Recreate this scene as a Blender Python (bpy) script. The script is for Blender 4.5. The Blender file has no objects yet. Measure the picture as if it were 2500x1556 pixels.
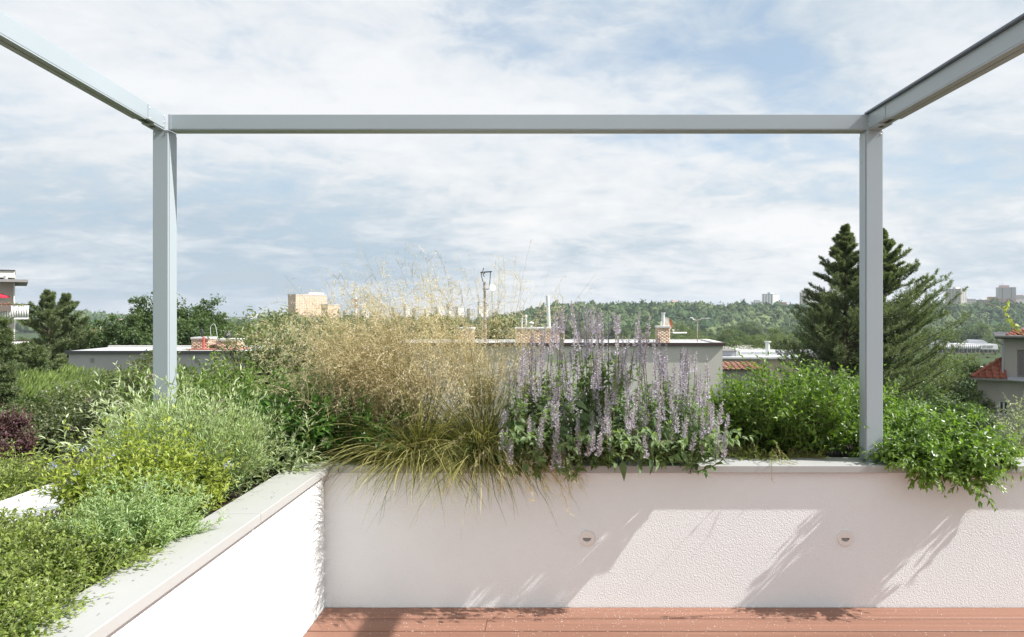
import bpy, bmesh, math, random
import numpy as np
from mathutils import Vector, Matrix

R = np.random.default_rng
random.seed(4)
scene = bpy.context.scene
COL = scene.collection

# ------------------------------------------------------------------ camera
CAM_Z, F, U0, V0 = 1.55, 1800.0, 1355.0, 749.0      # photograph pixels (2500 wide): focal length and vanishing point
cam = bpy.data.cameras.new("camera")
cam.sensor_width = 36.0
cam.lens = F / 2500 * 36
cam.shift_x = -(U0 - 1250) / 2500
cam.shift_y = -(778 - V0) / 2500
cam.clip_start, cam.clip_end = 0.05, 20000
camo = bpy.data.objects.new("camera", cam)
camo.location = (0, 0, CAM_Z)
camo.rotation_euler = (math.radians(90), 0, 0)
COL.objects.link(camo)
scene.camera = camo

# ------------------------------------------------------------------ exposure, sun, sky
scene.view_settings.view_transform = 'Standard'
scene.view_settings.look = 'None'
scene.view_settings.gamma = 1.0
scene.view_settings.exposure = 0.72
scene.view_settings.use_curve_mapping = False
scene.cycles.max_bounces = 8
scene.cycles.transparent_max_bounces = 8
scene.cycles.caustics_reflective = False
scene.cycles.caustics_refractive = False
scene.cycles.volume_bounces = 0

SUN_DIR = Vector((1.0, -0.17, 1.0)).normalized()     # towards the sun
sun = bpy.data.lights.new("sun", 'SUN')
sun.energy = 4.8
sun.angle = math.radians(0.55)
sun.color = (1.0, 0.97, 0.925)
suno = bpy.data.objects.new("sun", sun)
suno.rotation_euler = (-SUN_DIR).to_track_quat('-Z', 'Y').to_euler()
suno.location = (20, -5, 30)
COL.objects.link(suno)


def build_world():
    w = bpy.data.worlds.new("World")
    scene.world = w
    w.use_nodes = True
    nt = w.node_tree
    nt.nodes.clear()
    N = lambda t, **k: _node(nt, t, **k)
    L = nt.links.new
    out = N('ShaderNodeOutputWorld')
    sky = N('ShaderNodeTexSky')
    sky.sky_type = 'NISHITA'
    sky.sun_disc = False
    sky.sun_elevation = math.asin(SUN_DIR.z)
    sky.sun_rotation = math.atan2(SUN_DIR.x, SUN_DIR.y)
    sky.air_density, sky.dust_density, sky.ozone_density = 1.0, 1.6, 1.0
    bg1 = N('ShaderNodeBackground')
    bg1.inputs['Strength'].default_value = 0.125
    L(sky.outputs[0], bg1.inputs[0])
    tc = N('ShaderNodeTexCoord')
    sep = N('ShaderNodeSeparateXYZ')
    L(tc.outputs['Generated'], sep.inputs[0])

    def math_(op, a, b=None, c=None, clamp=False):
        m = N('ShaderNodeMath', operation=op)
        m.use_clamp = clamp
        for i, q in enumerate((a, b, c)):
            if q is None:
                continue
            if isinstance(q, (int, float)):
                m.inputs[i].default_value = q
            else:
                L(q, m.inputs[i])
        return m.outputs[0]
    zc = math_('ADD', math_('MAXIMUM', sep.outputs[2], 0.0), 0.22)
    px = math_('DIVIDE', sep.outputs[0], zc)
    py = math_('DIVIDE', sep.outputs[1], zc)
    comb = N('ShaderNodeCombineXYZ')
    L(px, comb.inputs[0]); L(py, comb.inputs[1])

    def noise(scale, detail, rough, off, stretch=(1, 1, 1), dist=0.0):
        mp = N('ShaderNodeMapping')
        mp.inputs['Location'].default_value = off
        mp.inputs['Scale'].default_value = stretch
        mp.inputs['Rotation'].default_value = (0, 0, math.radians(-14))
        L(comb.outputs[0], mp.inputs[0])
        n = N('ShaderNodeTexNoise')
        n.inputs['Scale'].default_value = scale
        n.inputs['Detail'].default_value = detail
        n.inputs['Roughness'].default_value = rough
        n.inputs['Distortion'].default_value = dist
        L(mp.outputs[0], n.inputs[0])
        return n.outputs[0]
    n1 = noise(1.5, 8, 0.55, (3.1, 1.7, 0.0), (0.9, 1.0, 1), 0.5)
    n2 = noise(3.4, 8, 0.62, (8.3, 5.1, 2.0), (0.95, 1.0, 1), 0.5)
    n3 = noise(0.55, 3, 0.5, (1.3, 9.1, 4.0), (0.7, 1.2, 1), 0.2)
    n4 = noise(8.5, 6, 0.6, (2.3, 4.1, 6.0), (0.9, 1.0, 1), 0.5)

    def blob(u, v, radius, amount):
        c = Vector(((u - U0) / F, 1.0, (V0 - v) / F)).normalized()
        d = N('ShaderNodeVectorMath', operation='DISTANCE')
        L(tc.outputs['Generated'], d.inputs[0])
        d.inputs[1].default_value = c
        m = N('ShaderNodeMapRange', interpolation_type='SMOOTHSTEP')
        m.inputs['From Min'].default_value = 0.0
        m.inputs['From Max'].default_value = radius
        m.inputs['To Min'].default_value = amount
        m.inputs['To Max'].default_value = 0.0
        L(d.outputs['Value'], m.inputs[0])
        return m.outputs[0]
    cover = math_('ADD', math_('ADD', math_('MULTIPLY', n1, 0.42), math_('MULTIPLY', n2, 0.36)), math_('MULTIPLY', n4, 0.22))
    for b in SKY_BLOBS:
        cover = math_('ADD', cover, blob(*b))
    mask = N('ShaderNodeMapRange', interpolation_type='SMOOTHSTEP')
    mask.inputs['From Min'].default_value = 0.33
    mask.inputs['From Max'].default_value = 0.52
    L(cover, mask.inputs[0])
    # thin veil everywhere so that the gaps stay pale
    m2 = math_('MULTIPLY_ADD', mask.outputs[0], 0.36, 0.60)
    low = math_('MULTIPLY_ADD', sep.outputs[2], -5.0, 1.0, clamp=True)      # more haze low down
    m2 = math_('MULTIPLY_ADD', low, 0.34, m2, clamp=True)
    ramp = N('ShaderNodeValToRGB')
    cr = ramp.color_ramp
    cr.elements[0].position = 0.18
    cr.elements[0].color = (0.385, 0.475, 0.56, 1)
    cr.elements[1].position = 0.78
    cr.elements[1].color = (0.745, 0.755, 0.765, 1)
    for p_, c_ in ((0.38, (0.515, 0.578, 0.632, 1)), (0.55, (0.645, 0.678, 0.705, 1))):
        e = cr.elements.new(p_)
        e.color = c_
    tone = math_('ADD', math_('MULTIPLY', cover, 0.70), math_('MULTIPLY', n3, 0.30))
    L(math_('MULTIPLY_ADD', tone, 3.0, -0.99), ramp.inputs[0])
    bg2 = N('ShaderNodeBackground')
    bg2.inputs['Strength'].default_value = CLOUD_STRENGTH
    L(ramp.outputs[0], bg2.inputs[0])
    mix = N('ShaderNodeMixShader')
    L(m2, mix.inputs[0]); L(bg1.outputs[0], mix.inputs[1]); L(bg2.outputs[0], mix.inputs[2])
    L(mix.outputs[0], out.inputs[0])
    w.cycles.sampling_method = 'MANUAL'
    w.cycles.sample_map_resolution = 512


def _node(nt, t, **k):
    n = nt.nodes.new(t)
    for a, b in k.items():
        setattr(n, a, b)
    return n


CLOUD_STRENGTH = 0.775
# (u, v, radius, amount): thicker and thinner cloud, as directions in the sky
SKY_BLOBS = [(1560, 30, 0.34, -0.11), (1880, 130, 0.22, -0.07), (1150, 10, 0.16, -0.05), (2330, 130, 0.26, 0.07),
             (250, 60, 0.3, 0.02), (700, 180, 0.30, 0.03), (1300, 470, 0.40, 0.05), (560, 680, 0.20, -0.07), (150, 690, 0.14, -0.07),
             (950, 640, 0.20, -0.09), (2330, 450, 0.14, -0.09), (1750, 560, 0.25, 0.03), (480, 430, 0.12, -0.04),
             (2080, 300, 0.10, -0.05), (1550, 690, 0.22, -0.05), (60, 320, 0.14, -0.03)]
build_world()

# ------------------------------------------------------------------ helpers


def at(u, v, y):
    return np.array([(u - U0) / F * y, y, CAM_Z - (v - V0) / F * y])


def X(u, y):
    return (u - U0) / F * y


def Z(v, y):
    return CAM_Z - (v - V0) / F * y


class Acc:
    """collects geometry and links it as one mesh object"""

    def __init__(s):
        s.V, s.A, s.Fs, s.n = [], [], [], 0

    def add(s, V, faces, v=0.5):
        V = np.asarray(V, float).reshape(-1, 3)
        faces = np.asarray(faces, int)
        if len(V) == 0:
            return s
        s.V.append(V)
        s.A.append(np.broadcast_to(np.asarray(v, float), (len(V),)))
        s.Fs.append(faces + s.n)
        s.n += len(V)
        return s

    def box(s, x0, x1, y0, y1, z0, z1, v=0.5, M=None):
        V = np.array([[x, y, z] for z in (z0, z1) for y in (y0, y1) for x in (x0, x1)], float)
        if M is not None:
            V = V @ np.array(M.to_3x3()).T + np.array(M.translation)
        return s.add(V, [[0, 2, 3, 1], [4, 5, 7, 6], [0, 1, 5, 4], [2, 6, 7, 3], [0, 4, 6, 2], [1, 3, 7, 5]], v)

    def tube(s, P, r, sides=6, v=0.5):
        P = np.asarray(P, float)[None]
        tubes(s, P, np.atleast_1d(np.asarray(r, float)) if np.ndim(r) else np.full(P.shape[1], float(r)), sides, v)
        return s

    def mesh(s, name):
        me = bpy.data.meshes.new(name)
        V = np.concatenate(s.V)
        me.vertices.add(len(V))
        me.vertices.foreach_set('co', V.ravel().astype(np.float32))
        li = np.concatenate([f.ravel() for f in s.Fs])
        sz = np.concatenate([np.full(len(f), f.shape[1]) for f in s.Fs])
        me.loops.add(len(li))
        me.loops.foreach_set('vertex_index', li.astype(np.int32))
        me.polygons.add(len(sz))
        st = np.concatenate([[0], np.cumsum(sz)[:-1]])
        me.polygons.foreach_set('loop_start', st.astype(np.int32))
        a = me.attributes.new('v', 'FLOAT', 'POINT')
        a.data.foreach_set('value', np.concatenate(s.A).astype(np.float32))
        me.update(calc_edges=True)
        return me

    def build(s, name, mat, parent=None, bevel=0.0, smooth=False, kind=None):
        me = s.mesh(name)
        if bevel:
            bm = bmesh.new(); bm.from_mesh(me)
            bmesh.ops.bevel(bm, geom=bm.edges[:], offset=bevel, segments=2, profile=0.5, affect='EDGES', clamp_overlap=True)
            bm.to_mesh(me); bm.free()
        me.materials.append(mat)
        me.polygons.foreach_set('use_smooth', np.full(len(me.polygons), bool(smooth)))
        o = bpy.data.objects.new(name, me)
        link(o, parent)
        if kind:
            o['kind'] = kind
        return o


def link(o, parent=None):
    COL.objects.link(o)
    if parent is not None:
        o.parent = parent
        o.matrix_parent_inverse = Matrix.Identity(4)
        if parent.type == 'EMPTY' or parent.parent is None or True:
            pm = world_of(parent)
            o.matrix_parent_inverse = pm.inverted()
    return o


def world_of(o):
    if o.parent is None:
        return o.matrix_basis.copy()
    return world_of(o.parent) @ o.matrix_parent_inverse @ o.matrix_basis


def tag(o, label=None, cat=None, group=None, kind=None):
    if label: o['label'] = label
    if cat: o['category'] = cat
    if group: o['group'] = group
    if kind: o['kind'] = kind
    return o


def thing(name, label, cat, loc, group=None):
    o = bpy.data.objects.new(name, None)
    o.empty_display_size = 0.2
    o.location = tuple(loc)
    COL.objects.link(o)
    return tag(o, label, cat, group)


def inst(name, me, parent, M):
    """a copy of shared mesh data placed at world matrix M"""
    o = bpy.data.objects.new(name, me)
    link(o, parent)
    o.matrix_basis = M
    return o


def copy_tree(o, parent=None):
    c = o.copy()
    COL.objects.link(c)
    if parent is not None:
        c.parent = parent
        c.matrix_parent_inverse = o.matrix_parent_inverse.copy()
    for ch in list(o.children):
        copy_tree(ch, c)
    return c


def norm(a):
    return a / np.maximum(np.linalg.norm(a, axis=-1, keepdims=True), 1e-9)


def tubes(acc, P, r, sides=3, v=0.5):
    """P (S,n,3) polylines, r (n,) or (S,n) radii"""
    P = np.asarray(P, float)
    S, n, _ = P.shape
    r = np.broadcast_to(np.asarray(r, float), (S, n))
    T = norm(np.gradient(P, axis=1))
    ref = np.where(np.abs(T[..., 2:3]) > 0.92, np.array([1.0, 0, 0]), np.array([0, 0, 1.0]))
    A = norm(np.cross(T, ref)); B = np.cross(T, A)
    th = np.arange(sides) / sides * 2 * np.pi
    ring = P[:, :, None] + r[..., None, None] * (A[:, :, None] * np.cos(th)[None, None, :, None] + B[:, :, None] * np.sin(th)[None, None, :, None])
    V = ring.reshape(-1, 3)
    idx = np.arange(S * n * sides).reshape(S, n, sides)
    a, b = idx[:, :-1], idx[:, 1:]
    q = np.stack([a, np.roll(a, -1, 2), np.roll(b, -1, 2), b], -1).reshape(-1, 4)
    vv = np.broadcast_to(np.asarray(v, float).reshape(-1, 1, 1), (S, n, sides)).ravel() if np.ndim(v) else v
    acc.add(V, q, vv)
    if sides > 3:
        acc.add(ring[:, -1].reshape(-1, 3), np.arange(S * sides).reshape(S, sides), 0.5 if np.ndim(v) else v)


T_LEAF = (np.array([[0, 0, 0], [-.5, .42, .10], [0, .46, 0], [.5, .42, .10], [0, 1, -.14]], float),
          np.array([[0, 2, 1], [0, 3, 2], [1, 2, 4], [2, 3, 4]]))
T_HEART = (np.array([[0, 0, 0], [-.42, .12, .05], [-.5, .36, .09], [-.26, .70, .03], [0, 1, -.16], [.26, .70, .03], [.5, .36, .09], [.42, .12, .05], [0, .36, 0], [0, .7, -.04]], float),
           np.array([[0, 8, 1], [1, 8, 2], [2, 8, 3], [8, 9, 3], [3, 9, 4], [9, 5, 4], [8, 5, 9], [8, 6, 5], [8, 7, 6], [0, 7, 8]]))
T_DIA = (np.array([[0, 0, 0], [-.5, .45, .0], [0, 1, 0], [.5, .45, .0]], float), np.array([[0, 3, 2, 1]]))
T_LONG = (np.array([[0, 0, 0], [-.45, .25, .05], [-.42, .6, .0], [0, 1, -.2], [.42, .6, .0], [.45, .25, .05], [0, .3, -.02], [0, .62, -.06]], float),
          np.array([[0, 6, 1], [0, 5, 6], [1, 6, 2], [6, 7, 2], [6, 5, 4], [6, 4, 7], [2, 7, 3], [7, 4, 3]]))


def leaves(acc, pos, axis, up, length, width, tmpl=T_LEAF, v=0.5):
    pos = np.asarray(pos, float); N = len(pos)
    if N == 0:
        return
    y = norm(np.asarray(axis, float)); up = np.broadcast_to(np.asarray(up, float), y.shape)
    x = norm(np.cross(y, up)); z = np.cross(x, y)
    tv, tf = tmpl
    k = len(tv)
    L = np.broadcast_to(np.asarray(length, float), (N,))[:, None, None]
    W = np.broadcast_to(np.asarray(width, float), (N,))[:, None, None]
    V = pos[:, None] + x[:, None] * tv[None, :, 0:1] * W + y[:, None] * tv[None, :, 1:2] * L + z[:, None] * tv[None, :, 2:3] * L
    Fx = (tf[None] + (np.arange(N) * k)[:, None, None]).reshape(-1, tf.shape[1])
    vv = np.repeat(np.broadcast_to(np.asarray(v, float), (N,)), k)
    acc.add(V.reshape(-1, 3), Fx, vv)


def rdir(rng, n):
    return norm(rng.normal(size=(n, 3)))


def grow(rng, P0, D0, L, n, bend=(0, 0, 0), noise=0.15):
    P = [np.asarray(P0, float)]
    D = norm(np.asarray(D0, float))
    L = np.broadcast_to(np.asarray(L, float), (len(P[0]),))
    bend = np.asarray(bend, float)
    for i in range(n):
        D = norm(D + bend / n + rng.normal(size=D.shape) * noise / math.sqrt(n))
        P.append(P[-1] + D * (L / n)[:, None])
    return np.stack(P, 1)


def leaf_along(rng, acc, P, i0, per, ang, length, width, tmpl=T_LEAF, vr=(0, 1), taper=0.6, droop=0.0, keep=1.0, cull=None, upmix=0.7):
    """leaves in rotating whorls of `per` at the nodes of polylines P"""
    S, n, _ = P.shape
    T = norm(np.gradient(P, axis=1))
    pos, ax, up, ln, vv = [], [], [], [], []
    ph = rng.uniform(0, 6.28, S)
    for i in range(i0, n):
        t = T[:, i]
        ref = np.where(np.abs(t[:, 2:3]) > 0.9, np.array([1.0, 0, 0]), np.array([0, 0, 1.0]))
        A = norm(np.cross(t, ref)); B = np.cross(t, A)
        f = i / (n - 1)
        for k in range(per):
            th = ph + i * 1.57 + k * 2 * math.pi / per + rng.normal(0, .25, S)
            rad = A * np.cos(th)[:, None] + B * np.sin(th)[:, None]
            a = ang * (1 - .45 * f) + rng.normal(0, .18, S)
            d = t * np.cos(a)[:, None] + rad * np.sin(a)[:, None]
            d[:, 2] -= droop * rng.uniform(.5, 1.3, S)
            m = rng.random(S) < keep
            pos.append(P[m, i] + rng.normal(0, .002, (m.sum(), 3))); ax.append(d[m])
            u = t * (1 - upmix) + np.array([0, 0, 1.0]) * upmix + rng.normal(0, .25, (S, 3))
            up.append(u[m])
            ln.append((length * rng.uniform(.65, 1.15, S) * (1 - taper * f ** 1.5))[m])
            vv.append((vr[0] + (vr[1] - vr[0]) * np.clip(.5 * f + rng.random(S) * .65 - .05, 0, 1))[m])
    pos, ax, up, ln, vv = map(np.concatenate, (pos, ax, up, ln, vv))
    if cull is not None:
        m = cull(pos, ax, ln)
        pos, ax, up, ln, vv = pos[m], ax[m], up[m], ln[m], vv[m]
    leaves(acc, pos, ax, up, ln, ln * width, tmpl, vv)


# ------------------------------------------------------------------ materials
MATS = {}


def mat(name, color, rough=0.6, spec=0.4, metallic=0.0, bump=None, var=None, obj_random=None):
    m = bpy.data.materials.new(name)
    m.use_nodes = True
    nt = m.node_tree
    b = nt.nodes['Principled BSDF']
    b.inputs['Roughness'].default_value = rough
    b.inputs['Specular IOR Level'].default_value = spec
    b.inputs['Metallic'].default_value = metallic
    b.inputs['Base Color'].default_value = (*color, 1)
    tc = _node(nt, 'ShaderNodeTexCoord')
    src = None
    if obj_random:          # per-object colour between two tones
        oi = _node(nt, 'ShaderNodeObjectInfo')
        mx = _node(nt, 'ShaderNodeMix', data_type='RGBA')
        mx.inputs[6].default_value = (*color, 1)
        mx.inputs[7].default_value = (*obj_random, 1)
        nt.links.new(oi.outputs['Random'], mx.inputs[0])
        src = mx.outputs[2]
    if var:                 # (scale, amount, stretch) mottling
        mp = _node(nt, 'ShaderNodeMapping')
        mp.inputs['Scale'].default_value = var[2] if len(var) > 2 else (1, 1, 1)
        nt.links.new(tc.outputs['Object'], mp.inputs[0])
        n = _node(nt, 'ShaderNodeTexNoise')
        n.inputs['Scale'].default_value = var[0]
        n.inputs['Detail'].default_value = 6
        n.inputs['Roughness'].default_value = .6
        nt.links.new(mp.outputs[0], n.inputs[0])
        mr = _node(nt, 'ShaderNodeMapRange')
        mr.inputs['From Min'].default_value = .3
        mr.inputs['From Max'].default_value = .7
        mr.inputs['To Min'].default_value = 1 - var[1]
        mr.inputs['To Max'].default_value = 1 + var[1] * .6
        nt.links.new(n.outputs[0], mr.inputs[0])
        mm = _node(nt, 'ShaderNodeVectorMath', operation='SCALE')
        if src is None:
            mm.inputs[0].default_value = color
        else:
            nt.links.new(src, mm.inputs[0])
        nt.links.new(mr.outputs[0], mm.inputs['Scale'])
        src = mm.outputs[0]
    if src is not None:
        nt.links.new(src, b.inputs['Base Color'])
    if bump:                # (scale, distance)
        n = _node(nt, 'ShaderNodeTexNoise')
        n.inputs['Scale'].default_value = bump[0]
        n.inputs['Detail'].default_value = 3
        nt.links.new(tc.outputs['Object'], n.inputs[0])
        bp = _node(nt, 'ShaderNodeBump')
        bp.inputs['Distance'].default_value = bump[1]
        bp.inputs['Strength'].default_value = 1.0
        nt.links.new(n.outputs[0], bp.inputs['Height'])
        nt.links.new(bp.outputs[0], b.inputs['Normal'])
    MATS[name] = m
    return m


def leafmat(name, a, b, trans=0.35, rough=0.45, spec=0.35, tcol=None):
    """thin leaf: tone a..b by the leaf's own value, part of the light passes through"""
    m = bpy.data.materials.new(name)
    m.use_nodes = True
    nt = m.node_tree
    p = nt.nodes['Principled BSDF']
    p.inputs['Roughness'].default_value = rough
    p.inputs['Specular IOR Level'].default_value = spec
    at_ = _node(nt, 'ShaderNodeAttribute', attribute_name='v')
    mx = _node(nt, 'ShaderNodeMix', data_type='RGBA')
    mx.inputs[6].default_value = (*a, 1)
    mx.inputs[7].default_value = (*b, 1)
    nt.links.new(at_.outputs['Fac'], mx.inputs[0])
    nt.links.new(mx.outputs[2], p.inputs['Base Color'])
    if trans > 0:
        tr = _node(nt, 'ShaderNodeBsdfTranslucent')
        sc = _node(nt, 'ShaderNodeVectorMath', operation='MULTIPLY')
        sc.inputs[1].default_value = tcol or (1.7, 1.9, 0.8)
        nt.links.new(mx.outputs[2], sc.inputs[0])
        nt.links.new(sc.outputs[0], tr.inputs[0])
        ms = _node(nt, 'ShaderNodeMixShader')
        ms.inputs[0].default_value = trans
        nt.links.new(p.outputs[0], ms.inputs[1])
        nt.links.new(tr.outputs[0], ms.inputs[2])
        nt.links.new(ms.outputs[0], nt.nodes['Material Output'].inputs[0])
    MATS[name] = m
    return m


STUCCO = mat('stucco', (0.795, 0.822, 0.828), .9, .15, var=(1.3, .035))
# grainy render: stretched pimples with a real relief
def _stucco_bump():
    nt = STUCCO.node_tree
    b = nt.nodes['Principled BSDF']
    tc = _node(nt, 'ShaderNodeTexCoord')
    v = _node(nt, 'ShaderNodeTexNoise')
    v.inputs['Scale'].default_value = 140
    v.inputs['Detail'].default_value = 2.5
    v.inputs['Distortion'].default_value = .4
    nt.links.new(tc.outputs['Object'], v.inputs[0])
    bp = _node(nt, 'ShaderNodeBump')
    bp.inputs['Distance'].default_value = .0038
    bp.inputs['Strength'].default_value = .8
    nt.links.new(v.outputs[0], bp.inputs['Height'])
    nt.links.new(bp.outputs[0], b.inputs['Normal'])
_stucco_bump()
COPING = mat('coping_paint', (0.40, 0.402, 0.392), .5, .3, var=(2.5, .05))
WHITE = mat('white_paint', (0.80, 0.80, 0.78), .5, .3, var=(3, .04))
LIGHTWHITE = mat('lamp_casting', (0.74, 0.72, 0.69), .5, .4)
DARK = mat('recess_shade', (0.03, 0.03, 0.03), .8, .2)  # near-black colour standing in for shade in gaps and slots
METAL = mat('powder_coated_steel', (0.36, 0.412, 0.445), .30, .5, var=(1.2, .05))
METALD = mat('flange_shade_metal', (0.10, 0.13, 0.17), .35, .5)  # dark tone paints in the shaded underside of the top flange
SCREW = mat('bare_screw', (0.65, 0.65, 0.65), .25, .5, metallic=1.0)
WOOD = mat('stained_deck_wood', (0.225, 0.112, 0.076), .55, .35, obj_random=(0.290, 0.150, 0.104), var=(7, .20, (.10, 5.0, 5)), bump=(60, .0012))
SOIL = mat('planter_soil', (0.035, 0.026, 0.02), .95, .1, var=(30, .5), bump=(50, .02))
GROUND = mat('ground_cover', (0.055, 0.085, 0.035), .95, .1, var=(.05, .5))
GREYWALL = mat('grey_render', (0.46, 0.45, 0.445), .9, .1, var=(.6, .07, (1, 1, .4)))
CREAMWALL = mat('cream_render', (0.64, 0.61, 0.56), .9, .1, var=(.6, .08, (1, 1, .35)))
ROOFGREY = mat('roof_sheet', (0.52, 0.53, 0.54), .6, .3, var=(.8, .12))
FASCIA = mat('brown_fascia', (0.075, 0.052, 0.05), .5, .3)
FASCIA_D = mat('dark_fascia', (0.06, 0.06, 0.065), .5, .3)
BRICK = mat('chimney_brick', (0.47, 0.31, 0.20), .85, .2, obj_random=(0.62, 0.52, 0.42))
MORTAR = mat('mortar', (0.16, 0.13, 0.11), .9, .1)
CONC = mat('pale_concrete', (0.60, 0.585, 0.56), .85, .2, var=(3, .12))
RED = mat('red_paint', (0.50, 0.10, 0.08), .5, .4)
REDSHEET = mat('red_roof_sheet', (0.42, 0.17, 0.13), .6, .3, var=(2, .2))
GLASS = mat('window_glass', (0.02, 0.025, 0.03), .06, .8)
FRAMEW = mat('window_frame_white', (0.72, 0.72, 0.70), .5, .4)
FRAMEB = mat('window_frame_grey', (0.22, 0.21, 0.20), .6, .3)
GALV = mat('galvanised_pipe', (0.66, 0.68, 0.66), .4, .5, metallic=.2)
def _rust(name, clean, rust, scale, lo, hi, stretch=(1, 1, 1)):
    m = mat(name, clean, .75, .2)
    nt = m.node_tree
    tc = _node(nt, 'ShaderNodeTexCoord')
    mp = _node(nt, 'ShaderNodeMapping')
    mp.inputs['Scale'].default_value = stretch
    n = _node(nt, 'ShaderNodeTexNoise')
    n.inputs['Scale'].default_value = scale
    n.inputs['Detail'].default_value = 5
    nt.links.new(tc.outputs['Object'], mp.inputs[0])
    nt.links.new(mp.outputs[0], n.inputs[0])
    r = _node(nt, 'ShaderNodeMapRange')
    r.inputs['From Min'].default_value = lo
    r.inputs['From Max'].default_value = hi
    nt.links.new(n.outputs[0], r.inputs[0])
    mx = _node(nt, 'ShaderNodeMix', data_type='RGBA')
    mx.inputs[6].default_value = (*clean, 1)
    mx.inputs[7].default_value = (*rust, 1)
    nt.links.new(r.outputs[0], mx.inputs[0])
    nt.links.new(mx.outputs[2], nt.nodes['Principled BSDF'].inputs['Base Color'])
    return m
RUSTDISH = _rust('rusty_dish', (.62, .60, .55), (.36, .15, .07), 3.5, .42, .58, (1, 1, .45))
RUSTMAST = _rust('rusty_mast', (.42, .40, .37), (.26, .15, .09), 5, .4, .6)
BLACKM = mat('black_metal', (.03, .03, .032), .5, .4)
TILE = mat('clay_tile', (0.27, 0.085, 0.055), .8, .2, obj_random=(0.36, 0.14, 0.095))
HOUSEWALL = mat('aged_render', (0.40, 0.375, 0.35), .9, .1, var=(.7, .14, (1, 1, .35)))
BARK = mat('bark', (0.085, 0.065, 0.05), .9, .1, var=(8, .35, (1, 1, .2)))
ORANGE = mat('orange_cladding', (0.60, 0.44, 0.33), .8, .2)
PALE = mat('pale_panel', (0.66, 0.65, 0.64), .8, .2)
PINKISH = mat('pink_panel', (0.52, 0.34, 0.32), .8, .2)
GREYPANEL = mat('grey_panel', (0.40, 0.42, 0.45), .8, .2)
BLUEPANEL = mat('bluegrey_panel', (0.42, 0.48, 0.56), .7, .3)
YELLOW = mat('yellow_panel', (0.58, 0.42, 0.16), .8, .2)
WINDARK = mat('far_window', (0.19, 0.20, 0.22), .25, .5)
SIGNWHITE = mat('sign_board', (0.75, 0.76, 0.77), .5, .3)
INK = mat('sign_ink', (0.02, 0.02, 0.025), .6, .2)
CANVAS = mat('red_canvas', (0.50, 0.04, 0.07), .8, .1)
TIMBER = mat('weathered_timber', (0.16, 0.13, 0.115), .85, .1)
PETAL = mat('fallen_petals', (0.72, 0.66, 0.60), .8, .1)

L_MINT = leafmat('leaf_dark_green', (0.020, 0.060, 0.013), (0.115, 0.245, 0.045), .34, .38, .5)  # dark end lowered to paint the shade between leaves
L_SHRUB = leafmat('leaf_bright_green', (0.026, 0.062, 0.012), (0.20, 0.31, 0.055), .36, .36, .5)  # darker tone also stands for shaded gaps in the foliage
L_LIME = leafmat('leaf_lime', (0.10, 0.17, 0.028), (0.43, 0.47, 0.10), .38)
L_COTO = leafmat('leaf_cotoneaster', (0.042, 0.082, 0.020), (0.32, 0.385, 0.105), .36, .34, .5)  # low tone deepened, colouring in the shade among the sprays
L_SILVER = leafmat('leaf_silver_green', (0.12, 0.21, 0.078), (0.49, 0.59, 0.33), .36, .55, .3)
L_SAGE = leafmat('leaf_pale_sage', (0.17, 0.23, 0.115), (0.55, 0.60, 0.42), .32, .55, .3)
L_HYSSOP = leafmat('leaf_hyssop', (0.038, 0.080, 0.026), (0.24, 0.33, 0.16), .34, .5, .3)
L_GRASS = leafmat('grass_blade', (0.055, 0.080, 0.020), (0.52, 0.46, 0.20), .30, .45, .35)
L_STRAW = leafmat('straw', (0.60, 0.51, 0.33), (0.90, 0.82, 0.62), .42, .55, .3, (1.2, 1.15, .9))
L_STRAWD = leafmat('straw_stem', (0.28, 0.27, 0.12), (0.55, 0.47, 0.25), .2, .5, .3, (1.2, 1.1, .8))
FLORET = leafmat('hyssop_floret', (0.32, 0.29, 0.26), (0.86, 0.83, 0.96), .25, .6, .2, (1.1, 1.0, 1.2))
BLUEFL = leafmat('blue_flower', (0.30, 0.32, 0.55), (0.55, 0.58, 0.82), .25, .6, .2, (1.1, 1.0, 1.2))
DRYFL = leafmat('dry_flower', (0.22, 0.18, 0.15), (0.45, 0.40, 0.35), .2, .7, .2, (1, 1, 1))
STEMG = leafmat('green_stem', (0.10, 0.13, 0.045), (0.22, 0.22, 0.09), 0, .6, .3)
STEMR = leafmat('reddish_stem', (0.16, 0.09, 0.045), (0.30, 0.20, 0.10), 0, .6, .3)
L_PEACH = leafmat('leaf_peach', (0.038, 0.062, 0.022), (0.32, 0.35, 0.17), .30, .4, .5)
L_TREE = leafmat('leaf_tree', (0.042, 0.080, 0.030), (0.125, 0.175, 0.065), .32)
L_TREE2 = leafmat('leaf_pale_tree', (0.085, 0.125, 0.050), (0.20, 0.24, 0.105), .30)
L_NEEDLE = leafmat('needle_dark', (0.055, 0.088, 0.050), (0.23, 0.25, 0.13), .28, .5, .3)
L_NEEDLE2 = leafmat('needle_green', (0.060, 0.100, 0.050), (0.26, 0.29, 0.15), .28, .5, .3)
L_HEDGE = leafmat('hedge_frond', (0.035, 0.065, 0.022), (0.27, 0.34, 0.12), .32, .5, .3)
L_SMALL = leafmat('leaf_small_dark', (0.050, 0.075, 0.030), (0.20, 0.22, 0.10), .28, .4, .5)
L_PURPLE = leafmat('leaf_purple', (0.055, 0.028, 0.036), (0.15, 0.075, 0.075), .28)
L_FOREST = leafmat('forest_crown', (0.040, 0.080, 0.036), (0.155, 0.205, 0.085), 0, .8, .1)
WHITEFL = leafmat('elder_blossom', (0.55, 0.55, 0.48), (0.75, 0.75, 0.68), .2, .7, .2, (1, 1, 1))

# ------------------------------------------------------------------ ground, hills (one sheet)
def sstep(a, b, x):
    t = np.clip((x - a) / (b - a), 0, 1)
    return t * t * (3 - 2 * t)


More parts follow.
